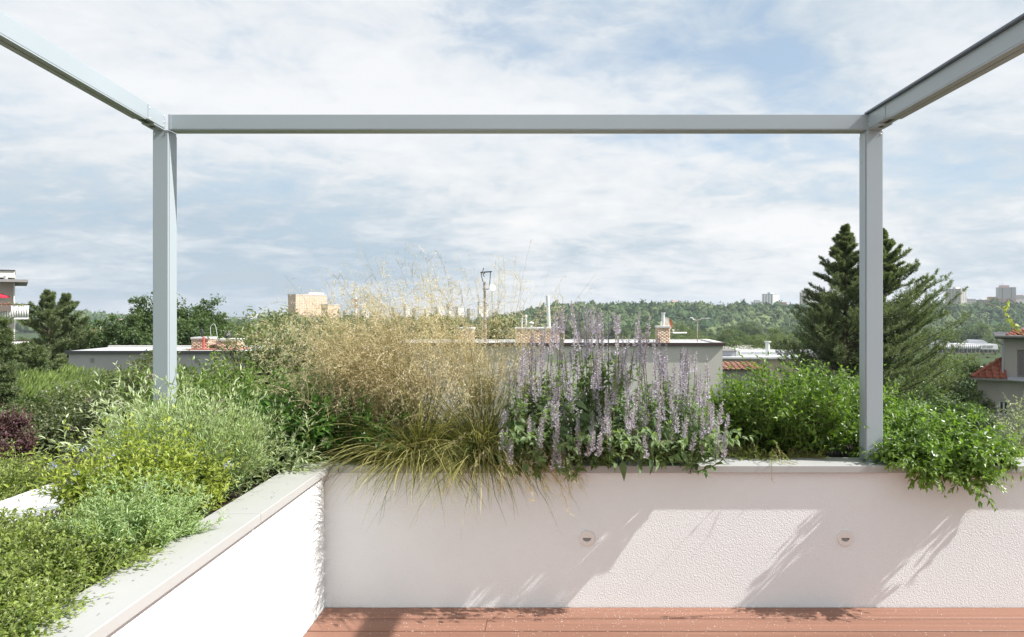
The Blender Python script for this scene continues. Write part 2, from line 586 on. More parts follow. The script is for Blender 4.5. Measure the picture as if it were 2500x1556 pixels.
def height(x, y):
    x = np.asarray(x, float); y = np.asarray(y, float)
    h = -7.5 - 27.5 * sstep(60, 650, y)
    h = h + 24.5 * sstep(-140, 30, x) * sstep(830, 1060, y) * (1 + .05 * np.sin(x / 90.))
    h = h + 29.0 * np.exp(-((x + 1120) / 190.0) ** 2) * sstep(1200, 1480, y)
    h = h + 14 * np.exp(-((x + 330) / 120.0) ** 2) * sstep(420, 600, y) * (1 - sstep(640, 800, y))
    h = h - .022 * np.maximum(0, y - 1320) * (1 - sstep(-420, -60, x))
    h = np.where((y < 6) & (x > -4) & (x < 6), np.minimum(h, -7.5), h)
    return h


def build_ground():
    xs = np.concatenate([np.linspace(-5000, -1600, 8), np.linspace(-1500, 1500, 130), np.linspace(1700, 5000, 8)])
    ys = np.concatenate([np.linspace(-300, 0, 6), np.linspace(20, 1700, 110), np.linspace(1900, 5000, 10)])
    gx, gy = np.meshgrid(xs, ys)
    gz = height(gx, gy)
    V = np.stack([gx, gy, gz], -1).reshape(-1, 3)
    i = np.arange(len(xs) * len(ys)).reshape(len(ys), len(xs))
    q = np.stack([i[:-1, :-1], i[:-1, 1:], i[1:, 1:], i[1:, :-1]], -1).reshape(-1, 4)
    a = Acc().add(V, q)
    o = a.build('ground', GROUND, smooth=True)
    tag(o, kind='structure')


build_ground()

# ------------------------------------------------------------------ the terrace
YW = 3.806            # face of the back planter wall
YC = 3.772            # front edge of its coping
ZC0, ZC1 = 0.698, 0.736
XW, XC = -1.19, -1.156
RNG = R(11)


def build_terrace():
    base = tag(Acc().box(-3.2, 6, -6, 5.2, -8.2, -0.16).build('terrace_base', GREYWALL), 'grey building body carrying the terrace', 'building')
    # deck boards
    deck = bpy.data.objects.new('deck', None)
    deck.location = (0, 0, 0)
    COL.objects.link(deck)
    tag(deck, kind='structure')
    Acc().box(-1.19, 5.0, -2.6, YW, -.155, -.04).build('joist_shade_sheet', DARK, deck)  # one black sheet below the joints, so the gaps look shaded
    pitch, rows = 0.1415, 44
    meshes = {}
    for r in range(rows):
        y1 = YW - .004 - r * pitch
        y0 = y1 - .1305
        cuts = [-1.185]
        if r == 1:
            cuts += [-.335, 3.2]
        else:
            cuts += list(np.array([RNG.uniform(2.6, 3.6)]))
        cuts.append(4.9)
        for a, b in zip(cuts[:-1], cuts[1:]):
            x0, x1 = a + .0015, b - .0015
            acc = Acc()
            # gently crowned board with rounded edges
            xs = np.linspace(x0, x1, 2)
            prof = np.array([[0, -.032], [0, -.004], [.004, 0], [.065, .0012], [.1265, 0], [.1305, -.004], [.1305, -.032]])
            V = np.array([[x, y0 + p[0], p[1]] for x in xs for p in prof])
            k = len(prof)
            q = [[j, j + 1, k + j + 1, k + j][::-1] for j in range(k - 1)]
            acc.add(V, q)
            acc.add(V[:k], [list(range(k))]); acc.add(V[k:], [list(range(k))[::-1]])
            acc.build('board', WOOD, deck)
    # petals and crumbs lying on the boards
    p = Acc()
    n = 900
    u = RNG.random(n)
    px = np.where(u < .75, RNG.normal(.15, .75, n), RNG.uniform(-1.1, 2.6, n))
    py = YW - .02 - np.abs(RNG.normal(0, .22, n))
    m = (px > -1.15) & (px < 2.9) & (py > 2.9)
    pos = np.stack([px, py, np.full(n, .0035)], 1)[m]
    d = rdir(RNG, len(pos)); d[:, 2] *= .1
    leaves(p, pos, d, [0, 0, 1], RNG.uniform(.003, .008, len(pos)), RNG.uniform(.002, .005, len(pos)), T_DIA)
    tag(p.build('fallen_petals', PETAL), kind='stuff', label='pale petals and crumbs scattered on the deck boards')

    # dry bits and leaves dropped on the copings
    p = Acc()
    n = 170
    xb = RNG.uniform(-1.0, 2.9, n); yb = 3.80 + .15 * RNG.random(n)
    xl = -1.20 - .14 * RNG.random(60); yl = RNG.uniform(1.6, 3.75, 60)
    pos = np.concatenate([np.stack([xb, yb, np.full(n, ZC1 + .003)], 1), np.stack([xl, yl, np.full(60, ZC1 + .003)], 1)])
    d = rdir(RNG, len(pos)); d[:, 2] *= .15
    leaves(p, pos, d, [0, 0, 1], RNG.uniform(.005, .016, len(pos)), RNG.uniform(.003, .007, len(pos)), T_LEAF, RNG.random(len(pos)))
    tag(p.build('leaf_litter', DRYFL), kind='stuff', label='dry bits and small leaves dropped on the pale copings')

    # back planter wall
    w = thing('planter_wall', 'white rough rendered planter wall across the back, under the grasses and the purple spikes', 'wall', (1.5, YW, 0))
    Acc().box(-1.31, 5.0, YW, YW + .12, -.15, ZC0).build('wall_body', STUCCO, w)
    j = 2.36
    Acc().box(-1.106, j - .0015, YC, 3.985, ZC0, ZC1).build('coping_slab', COPING, w, bevel=.003)
    Acc().box(j + .0015, 5.0, YC, 3.985, ZC0, ZC1).build('coping_slab', COPING, w, bevel=.003)
    Acc().box(-1.35, -1.109, YC, 3.985, ZC0, ZC1 + .0015).build('corner_slab', COPING, w, bevel=.003)
    # left planter wall
    w2 = thing('planter_wall', 'low white planter wall running towards the viewer, brightly sunlit, with wide pale coping', 'wall', (-1.25, 2, 0))
    Acc().box(-1.31, XW, -2.6, YW, -.15, ZC0).build('wall_body', STUCCO, w2)
    Acc().box(-1.352, XC, 2.902, YC - .003, ZC0, ZC1).build('coping_slab', COPING, w2, bevel=.003)
    Acc().box(-1.352, XC, -2.6, 2.8985, ZC0, ZC1).build('coping_slab', COPING, w2, bevel=.003)
    # far parapets of the planters
    w3 = thing('parapet_wall', 'outer white parapet of the side planter, its bright coping glimpsed between shrubs', 'wall', (-2.15, 2, 0))
    Acc().box(-2.27, -2.05, -2.6, 5.02, -.155, ZC0).build('wall_body', STUCCO, w3)
    Acc().box(-2.33, -2.02, -2.6, 5.05, ZC0, ZC1 - .002).build('coping_slab', WHITE, w3, bevel=.003)
    w4 = thing('parapet_wall', 'outer rendered parapet behind the back planter, hidden behind the plants', 'wall', (1.5, 4.9, 0))
    Acc().box(-2.05, 5.0, 4.85, 5.0, -.155, .60).build('wall_body', STUCCO, w4)
    s = Acc()
    s.box(-2.05, -1.31, -2.6, 3.8, -.15, .655)
    s.box(-2.05, 5.0, 3.926, 4.85, -.15, .65)
    tag(s.build('planter_soil', SOIL), kind='structure')
    s = Acc().box(-3.1, -2.27, -2.6, 5.0, -.15, .58)
    tag(s.build('planter_soil', SOIL), kind='structure')

    # round step lights in the wall
    for (u, v, lab) in ((1433, 1314, 'round white step light with slot, in the shaded middle of the planter wall'),
                        (2063, 1314, 'round white step light with slot, beside the diagonal shadow below the right pergola post')):
        cx, cz = X(u, YW), Z(v, YW)
        t = thing('wall_light', lab, 'wall light', (cx, YW, cz), 'round step lights in the planter wall')
        n = 40
        th = np.arange(n) / n * 2 * math.pi
        outer = np.stack([np.cos(th) * .040, np.sin(th) * .040], 1)
        # slot: flat above, half round below
        sx, sz = np.cos(th) * .0215, np.sin(th)
        slot = np.stack([sx, np.where(sz > 0, .004 * np.minimum(1, sz * 6), sz * .0165)], 1)
        ring = Acc()
        yo, yi, yb = YW - .009, YW - .007, YW - .0005
        def pl(P, y): return np.stack([cx + P[:, 0], np.full(n, y), cz + P[:, 1]], 1)
        rings = [pl(outer, yb), pl(outer, yi), pl(outer * .95, yo), pl(slot, yo), pl(slot, yb)]
        Vr = np.concatenate(rings)
        for k in range(4):
            a = np.arange(n) + k * n; b = np.roll(np.arange(n), -1) + k * n
            q = np.stack([a, b, b + n, a + n], 1)
            ring.add(Vr, q) if k == 0 else ring.Fs.append(q)
        ring.build('faceplate', LIGHTWHITE, t)
        a = Acc()
        inner = pl(slot * .98, YW - .001)
        a.add(inner, [list(range(n))])
        a.build('lamp_slot', mat_slot(), t)
        h = Acc().box(cx - .021, cx + .021, YW - .0085, YW - .0012, cz + .0035, cz + .0065)
        h.build('slot_hood', LIGHTWHITE, t)


def mat_slot():
    if 'slot_shade' not in MATS:
        mat('slot_shade', (.30, .28, .265), .7, .2)
    return MATS['slot_shade']


build_terrace()


def build_pergola():
    pg = thing('pergola', 'open grey-blue steel pergola frame standing on the planter copings', 'pergola', (-.2, 3.9, ZC1))
    ZB, ZT = 2.473, 2.554
    y0, y1 = 3.85, 3.938

    def post(x0, x1, inner):
        a = Acc().box(x0, x1, y0, y1, ZC1 + .004, ZB)
        p = a.build('post', METAL, pg, bevel=.003)
        xi = x1 if inner > 0 else x0
        # clip-on cover strip on the inner side and the seam between
        Acc().box(*sorted((xi + inner * .0005, xi + inner * .003)), y0 + .010, y1 - .004, ZC1 + .006, ZB - .02).build('cover_strip', METAL, p)
        Acc().box(x0 - .006, x1 + .006, y0 - .006, y1 + .006, ZC1 + .0005, ZC1 + .004).build('base_plate', METAL, p)
        for sx in (x0 + .012, x1 - .012):
            screw((sx, y0, ZB - .022), (0, -1, 0), p)
        screw((xi + inner * .003, y0 + .055, ZB - .16), (inner, 0, 0), p)
        for sx in (x0 + .012, x1 - .012):
            screw((sx, y0, ZC1 + .018), (0, -1, 0), p, .0035)
        return p

    def screw(c, d, parent, r=.0045):
        a = Acc()
        d = np.array(d, float)
        c = np.array(c, float)
        a.tube([c, c + d * .002, c + d * .0035], [r, r, r * .5], 8)
        a.build('screw', SCREW, parent)

    post(-2.101, -2.021, 1)
    post(1.627, 1.713, -1)
    # back beam: hollow profile, soffit with two lips
    b = Acc().box(-2.018, 1.634, y0, y1, ZB + .004, ZT)
    bo = b.build('beam', METAL, pg, bevel=.002)
    Acc().box(-2.018, 1.634, y0 + .002, y1 - .002, ZB, ZB + .0035).build('soffit_strip', METAL, bo)
    Acc().box(-2.018, -2.004, y0 - .004, y0 - .0005, ZB + .001, ZT - .001).build('end_bracket', METAL, bo)
    Acc().box(1.612, 1.634, y0 - .004, y0 - .0005, ZB + .001, ZT - .001).build('end_bracket', METAL, bo)

    def side_beam(xin, w, side, slope, near):
        """beam running towards the house; slope = how far it drifts sideways per metre"""
        M = Matrix.Shear('XY', 4, (0, 0)) if False else Matrix.Identity(4)
        ang = math.atan(slope)
        M = Matrix.Translation((xin, y0 + (0.0 if side > 0 else 0.0), 0)) @ Matrix.Rotation(ang, 4, 'Z')
        # local: x grows outwards for the right beam (side=1), inwards negative for left; y runs to the camera (negative)
        s = side
        def bx(a, x0, x1, yy0, yy1, z0, z1):
            a.box(min(s * x0, s * x1), max(s * x0, s * x1), yy0, yy1, z0, z1, M=M)
        a = Acc()
        bx(a, 0, w, -near, .004, ZB + .006, ZT)
        o = a.build('beam', METAL, pg, bevel=.002)
        half = w / 2
        l = Acc(); bx(l, 0.001, half - .003, -near, -.22, ZB, ZB + .0055); l.build('soffit_lip', METAL, o)
        l = Acc(); bx(l, half + .003, w - .001, -near, -.22, ZB, ZB + .0055); l.build('soffit_lip', METAL, o)
        l = Acc(); bx(l, half - .0028, half + .0028, -near, -.22, ZB + .0035, ZB + .0058); l.build('slot', DARK, o)  # black strip set in as the shade inside the slot
        # end shoe with a catch
        l = Acc(); bx(l, 0.001, w - .001, -.125, .003, ZB - .001, ZB + .0055); l.build('end_shoe', METAL, o)
        l = Acc(); bx(l, half - .012, half + .008, -.215, -.13, ZB + .002, ZB + .0055); l.build('catch', BLACKM, o)
        l = Acc(); bx(l, half - .010, half + .010, -.085, -.06, ZB - .0035, ZB - .0012); l.build('catch', BLACKM, o)
        # joint plate and its screws on the inner face
        l = Acc(); bx(l, -.0022, -.0004, -.20, .003, ZB + .008, ZT - .002); pl_ = l.build('joint_plate', METAL, o)
        for (yy, zz) in ((-.012, ZT - .012), (-.012, ZB + .018), (-.012, ZB + .040), (-.185, ZB + .016), (-.185, ZT - .014)):
            c = M @ Vector((-s * .0022, yy, zz))
            dd = M.to_3x3() @ Vector((-s, 0, 0))
            screw(tuple(c), tuple(dd), pl_, .0035)
        if side > 0:
            l = Acc(); bx(l, -.019, w, -near, .004, ZT + .0005, ZT + .009); l.build('top_flange', METALD, o)
        else:
            l = Acc(); bx(l, .002, w - .002, -near, .002, ZT + .0005, ZT + .003); l.build('top_flange', METAL, o)
        return o
    side_beam(-2.040, .062, -1, .1167, 5.2)
    side_beam(1.636, .071, 1, 0.0, 5.2)


build_pergola()

# ------------------------------------------------------------------ plants on the terrace
def ribbons(rng, acc, P, w, v=0.5):
    """flat strips along the polylines P (S,n,3); w (n,) or scalar width"""
    P = np.asarray(P, float)
    S, n, _ = P.shape
    T = norm(np.gradient(P, axis=1))
    side = norm(np.cross(T, rdir(rng, S)[:, None] * .6 + np.array([0, 0, 1.0])))
    w = np.broadcast_to(np.asarray(w, float), (S, n))[..., None] * .5
    V = np.stack([P - side * w, P + side * w], 2).reshape(-1, 3)
    i = np.arange(S * n * 2).reshape(S, n, 2)
    q = np.stack([i[:, :-1, 0], i[:, :-1, 1], i[:, 1:, 1], i[:, 1:, 0]], -1).reshape(-1, 4)
    vv = np.repeat(np.broadcast_to(np.asarray(v, float), (S,)), n * 2)
    acc.add(V, q, vv)


def cull_wall(pos, ax, ln):
    """drop leaves that would stick through the copings"""
    tip = pos + ax * ln[:, None]
    bad = np.zeros(len(pos), bool)
    for p in (pos, tip):
        back = (p[:, 1] > YC - .012) & (p[:, 1] < 4.0) & (p[:, 2] < ZC1 + .004) & (p[:, 0] > -1.36)
        left = (p[:, 0] > -1.365) & (p[:, 0] < XC + .012) & (p[:, 2] < ZC1 + .004) & (p[:, 1] < 4.0)
        inwall = (p[:, 0] < XW) & (p[:, 0] > -1.4) & (p[:, 2] < ZC1)
        bad |= back | left | inwall
    return ~bad


def push_out(P):
    """stems that reach a coping slide over its top instead of through it"""
    p = P
    m = (p[..., 1] > YC - .01) & (p[..., 1] < 4.0) & (p[..., 2] < ZC1 + .008) & (p[..., 0] > -1.36)
    p[..., 2] = np.where(m, ZC1 + .008, p[..., 2])
    m = (p[..., 0] > -1.36) & (p[..., 0] < XC + .01) & (p[..., 2] < ZC1 + .008) & (p[..., 1] < 4.0)
    p[..., 2] = np.where(m, ZC1 + .008, p[..., 2])
    return p


def disk(rng, n, rx, ry, p=.5):
    r = rng.random(n) ** p
    a = rng.uniform(0, 2 * math.pi, n)
    return np.stack([np.cos(a) * r * rx, np.sin(a) * r * ry, np.zeros(n)], 1)


def shrub(name, label, cat, c, rx, ry, h, nst, leaf_len, leaf_w, m, sm, seed, spread=.8, bend=(0, 0, .2), noise=.3, nn=11,
          twigs=3, droop=.1, tmpl=T_LEAF, ang=1.05, per=2, lean=(0, 0, 0), group=None, root=.45, taper=.5, keep=1.0, vr=(0, 1), twl=.3, stem_r=.0022, ground=None, upmix=.7):
    rng = R(seed)
    t = thing(name, label, cat, c, group)
    d = disk(rng, nst, 1, 1)
    P0 = np.array(c) + d * np.array([rx, ry, 0]) * root
    D0 = d * spread + np.array([0, 0, 1.0]) + np.array(lean)
    env = 1 - .35 * np.linalg.norm(d, axis=1) ** 2
    sc = h / 1.0
    L = sc * env * rng.uniform(.62, 1.12, nst)
    # widen so that the outermost stems reach rx, ry
    D0[:, 0] *= 1 + max(0, (rx / h - .8)) * .9
    D0[:, 1] *= 1 + max(0, (ry / h - .8)) * .9
    L = L * np.linalg.norm(D0, axis=1) ** .6
    P = push_out(grow(rng, P0, D0, L, nn, bend, noise))
    fo, st = Acc(), Acc()
    leaf_along(rng, fo, P, 2, per, ang, leaf_len, leaf_w, tmpl, vr, taper, droop, keep, cull_wall, upmix)
    tubes(st, P, np.linspace(stem_r, stem_r * .35, nn + 1), 3, rng.random(nst))
    if twigs:
        T = norm(np.gradient(P, axis=1))
        for k in range(twigs):
            i = rng.integers(3, nn - 1, nst)
            s = np.arange(nst)
            tw = grow(rng, P[s, i], T[s, i] * .6 + rdir(rng, nst) * .9 + np.array([0, 0, .2]), h * twl * rng.uniform(.6, 1.2, nst), 5, np.array(bend) * .5, noise)
            tw = push_out(tw)
            leaf_along(rng, fo, tw, 1, per, ang, leaf_len * .85, leaf_w, tmpl, vr, taper, droop, keep, cull_wall, upmix)
            tubes(st, tw, np.linspace(stem_r * .5, stem_r * .25, 6), 3, rng.random(nst))
    fo.build('foliage', m, t, kind='stuff')
    st.build('stems', sm, t, kind='stuff')
    return t, P


# --- flower spikes and hyssop
def spike_mesh(rng, L, dens=8, rad=.0145):
    a = Acc()
    nw = int(L / .0085)
    for i in range(nw):
        f = i / nw
        r = rad * (1 - .25 * f) * min(1, (1 - f) * 4.5 + .15) * (1.0 if rng.random() > .12 else .5)
        th = rng.uniform(0, 6.28, dens)
        rad_d = np.stack([np.cos(th), np.sin(th), np.zeros(dens)], 1)
        z = i * L / nw + rng.normal(0, .001, dens)
        pos = rad_d * r * .25 + np.stack([0 * z, 0 * z, z], 1)
        ax = rad_d + np.array([0, 0, .55]) + rng.normal(0, .25, (dens, 3))
        leaves(a, pos, ax, rdir(rng, dens) + np.array([0, 0, .5]), r * rng.uniform(.75, 1.25, dens), .0052 * (1 - .4 * f), T_DIA, np.clip(rng.normal(.62 - .45 * f, .28, dens), 0, 1))
    a.tube([[0, 0, -.004], [0, 0, L * .6], [0, 0, L]], [.0028, .0022, .0012], 5, .12)
    me = a.mesh('flower_spike')
    me.materials.append(FLORET)
    return me


def leaf_mesh(name, L, W, m, v, curl=0.0):
    a = Acc()
    tv, tf = T_HEART
    V = tv * np.array([W, L, L])
    V[:, 2] -= curl * L * (tv[:, 1] ** 2)
    a.add(V, tf, v)
    # short stalk
    a.tube([[0, 0, 0], [0, -.25 * L, .03 * L]], [.0010, .0012], 3, .7)
    me = a.mesh(name)
    me.materials.append(m)
    return me


def frame_matrix(p, axis, up=(0, 0, 1), scale=1.0, which='Y'):
    y = Vector(axis).normalized()
    u = Vector(up)
    x = y.cross(u)
    if x.length < 1e-4:
        x = y.cross(Vector((1, 0, 0)))
    x.normalize()
    z = x.cross(y)
    if which == 'Y':
        M = Matrix((x, y, z)).transposed()
    else:                           # axis becomes local Z
        M = Matrix((x, -z, y)).transposed()
    return Matrix.Translation(Vector(p)) @ M.to_4x4() @ Matrix.Scale(scale, 4)


def build_hyssop():
    rng = R(21)
    spikes = [spike_mesh(rng, l) for l in (.085, .11, .135, .16, .185, .215)]
    slen = [.085, .11, .135, .16, .185, .215]
    lv = [leaf_mesh('leaf', .070, .030, L_HYSSOP, v, cu) for v, cu in ((.9, .15), (.65, .35), (.35, .1), (1.0, .3), (.5, .5), (.2, .3))]
    clumps = [('purple hyssop clump beside the straw grass, its left spikes faded to grey', -.10, .20, 40, [(-.30, 1.10), (-.12, 1.44), (.06, 1.50)]),
              ('tallest purple hyssop clump, its spikes rising past the rusty dish chimney', .28, .26, 60, [(-.02, 1.54), (.08, 1.60), (.36, 1.52), (.50, 1.55)]),
              ('lower hyssop clump next to the bushy shrub, big pale leaves drooping over the coping', .62, .24, 54, [(.42, 1.46), (.58, 1.38), (.74, 1.35), (.85, 1.20)])]
    for (lab, cx, hw, ns, prof) in clumps:
        t = thing('hyssop_plant', lab, 'flowering plant', (cx, 4.05, .66), 'purple hyssop plants in the back planter')
        px = [p[0] for p in prof]; pz = [p[1] for p in prof]
        fo, st = Acc(), Acc()
        # upright stems, each ending in a spike; back ones taller
        n = ns
        f = np.sort(rng.random(n))[::-1]
        y = 3.57 + .64 * rng.random(n) ** .85
        x = rng.uniform(px[0], px[-1], n)
        top = np.interp(x, px, pz)
        lowest = .93
        back = np.clip((y - 3.56) / .55, 0, 1)
        ztop = lowest + (top - lowest) * np.clip(back * 1.0 + rng.normal(.05, .18, n), .02, 1.0)
        ztop = np.where(rng.random(n) < .16, top - rng.uniform(0, .03, n), ztop)
        which = np.clip((rng.normal(2.7, 1.3, n) + 3.0 * (ztop - 1.2)).round().astype(int), 0, 5)
        for i in range(n):
            k = which[i]; sc = rng.uniform(.85, 1.15)
            Ls = slen[k] * sc
            tip = np.array([x[i], y[i], ztop[i]])
            lean = np.array([rng.normal(.0 + (x[i] - cx) * .25, .07), rng.normal(-.05, .06), 1.0])
            lean /= np.linalg.norm(lean)
            base = tip - lean * Ls
            inst('flower_spike', spikes[k], t, frame_matrix(base, lean, (0, 1, .2), sc, 'Z'))
            root = np.array([cx + (x[i] - cx) * .45 + rng.normal(0, .03), 4.04 + (y[i] - 3.95) * .4, .66])
            P = np.array([root + (base - root) * q + np.array([0, 0, 0.05 * math.sin(q * 3.14)]) + lean * 0 for q in np.linspace(0, 1, 9)])
            ctrl = root + np.array([0, 0, (base[2] - root[2]) * .55])
            P = np.array([(1 - q) ** 2 * root + 2 * q * (1 - q) * (base - lean * (base[2] - root[2]) * .45) + q * q * base for q in np.linspace(0, 1, 14)])
            st.tube(P, np.linspace(.003, .0018, 14), 4, rng.random())
            leaf_along(rng, fo, P[None, :11], 2, 2, 1.25, .064, .54, T_HEART, (0, .85), .45, .35, .95, cull_wall, .8)
            # side shoots with small leaves and young spikes
            for q in range(4):
                j = rng.integers(3, 9)
                sh = grow(rng, P[j:j + 1], rdir(rng, 1) * .7 + np.array([[0, -.25, .9]]), rng.uniform(.08, .2), 5, (0, 0, .3), .2)
                leaf_along(rng, fo, sh, 1, 2, 1.1, .044, .5, T_HEART, (.1, 1), .35, .25, .95, cull_wall, .8)
                st.tube(sh[0], .0012, 3, rng.random())
        # leafy sprays that lean out over the coping
        for i in range(10):
            p0 = np.array([[rng.uniform(px[0] + .04, px[-1] - .06), 3.86, .74 + rng.uniform(0, .08)]])
            sp_ = grow(rng, p0, np.array([[rng.normal(.1, .3), -.8, .75]]), rng.uniform(.28, .46), 9, (0, -.35, -.5), .15)
            leaf_along(rng, fo, sp_, 3, 2, 1.15, .062, .5, T_HEART, (.1, 1), .4, .35, .95, cull_wall, .8)
            st.tube(sp_[0], np.linspace(.0022, .001, 10), 4, rng.random())
        fo.build('foliage', L_HYSSOP, t, kind='stuff')
        st.build('stems', STEMG, t, kind='stuff')
        # extra spikes on short side shoots, all within the clump
        for i in range(int(ns * 1.0)):
            xx = rng.uniform(px[0], px[-1]); tz = np.interp(xx, px, pz)
            yy = rng.uniform(3.54, 4.15)
            zz = rng.uniform(.92, .93 + (tz - .93) * (.35 + .6 * np.clip((yy - 3.54) / .5, 0, 1)))
            k = int(np.clip(rng.normal(1.8, 1.3), 0, 4)); sc = rng.uniform(.8, 1.1)
            lean = np.array([rng.normal(0, .10), rng.normal(-.08, .10), 1.0]); lean /= np.linalg.norm(lean)
            b = np.array([xx, yy, zz]) - lean * slen[k] * sc
            o = inst('flower_spike', spikes[k], t, frame_matrix(b, lean, (0, 1, .2), sc, 'Z'))
        # single big leaves at the front, drooping over the coping
        nl = {0: 34, 1: 44, 2: 62}[clumps.index((lab, cx, hw, ns, prof))]
        for i in range(nl):
            xx = rng.uniform(px[0] - .01, px[-1] - .06)
            zz = .765 + .30 * rng.random()
            yy = 3.68 + .14 * (zz - .74) / .3 + rng.normal(0, .045)
            if zz < .80:
                yy = min(yy, 3.765)
            ax = np.array([rng.normal(.35, .45), -.55 + rng.normal(0, .3), -.55 + rng.normal(0, .45)])
            M = frame_matrix((xx, yy, zz), ax, (rng.normal(0, .5), -.7, .8), rng.uniform(.7, 1.35))
            inst('leaf', lv[rng.integers(0, 6)], t, M)


build_hyssop()


def panicles(rng, acc_s, acc_f, P, i0, nb=5, bl=.09, v=(.2, 1), droop=.5, sp=.0058, per=2):
    """open grass flower heads on the upper part of the culms P"""
    S, n, _ = P.shape
    T = norm(np.gradient(P, axis=1))
    for i in range(i0, n):
        f = (i - i0) / max(1, n - 1 - i0)
        for b in range(nb):
            m = rng.random(S) < .85
            s = np.nonzero(m)[0]
            D = T[s, i] * .55 + rdir(rng, len(s)) * .85
            B = grow(rng, P[s, i] + (P[s, i] - P[s, i - 1]) * rng.uniform(-.9, .1, (len(s), 1)), D, bl * (1 - .55 * f) * rng.uniform(.5, 1.3, len(s)), 4, (0, 0, -droop), .3)
            ribbons(rng, acc_s, B, .0013, .4 + .6 * rng.random(len(s)))
            for j in range(1, 5):
                for q in range(per):
                    d = norm(B[:, j] - B[:, j - 1]) + rdir(rng, len(s)) * .5 + np.array([0, 0, -.25])
                    leaves(acc_f, B[:, j] + rng.normal(0, .003, (len(s), 3)), d, rdir(rng, len(s)), sp * rng.uniform(.7, 1.5, len(s)), .0027, T_DIA, v[0] + (v[1] - v[0]) * rng.random(len(s)))


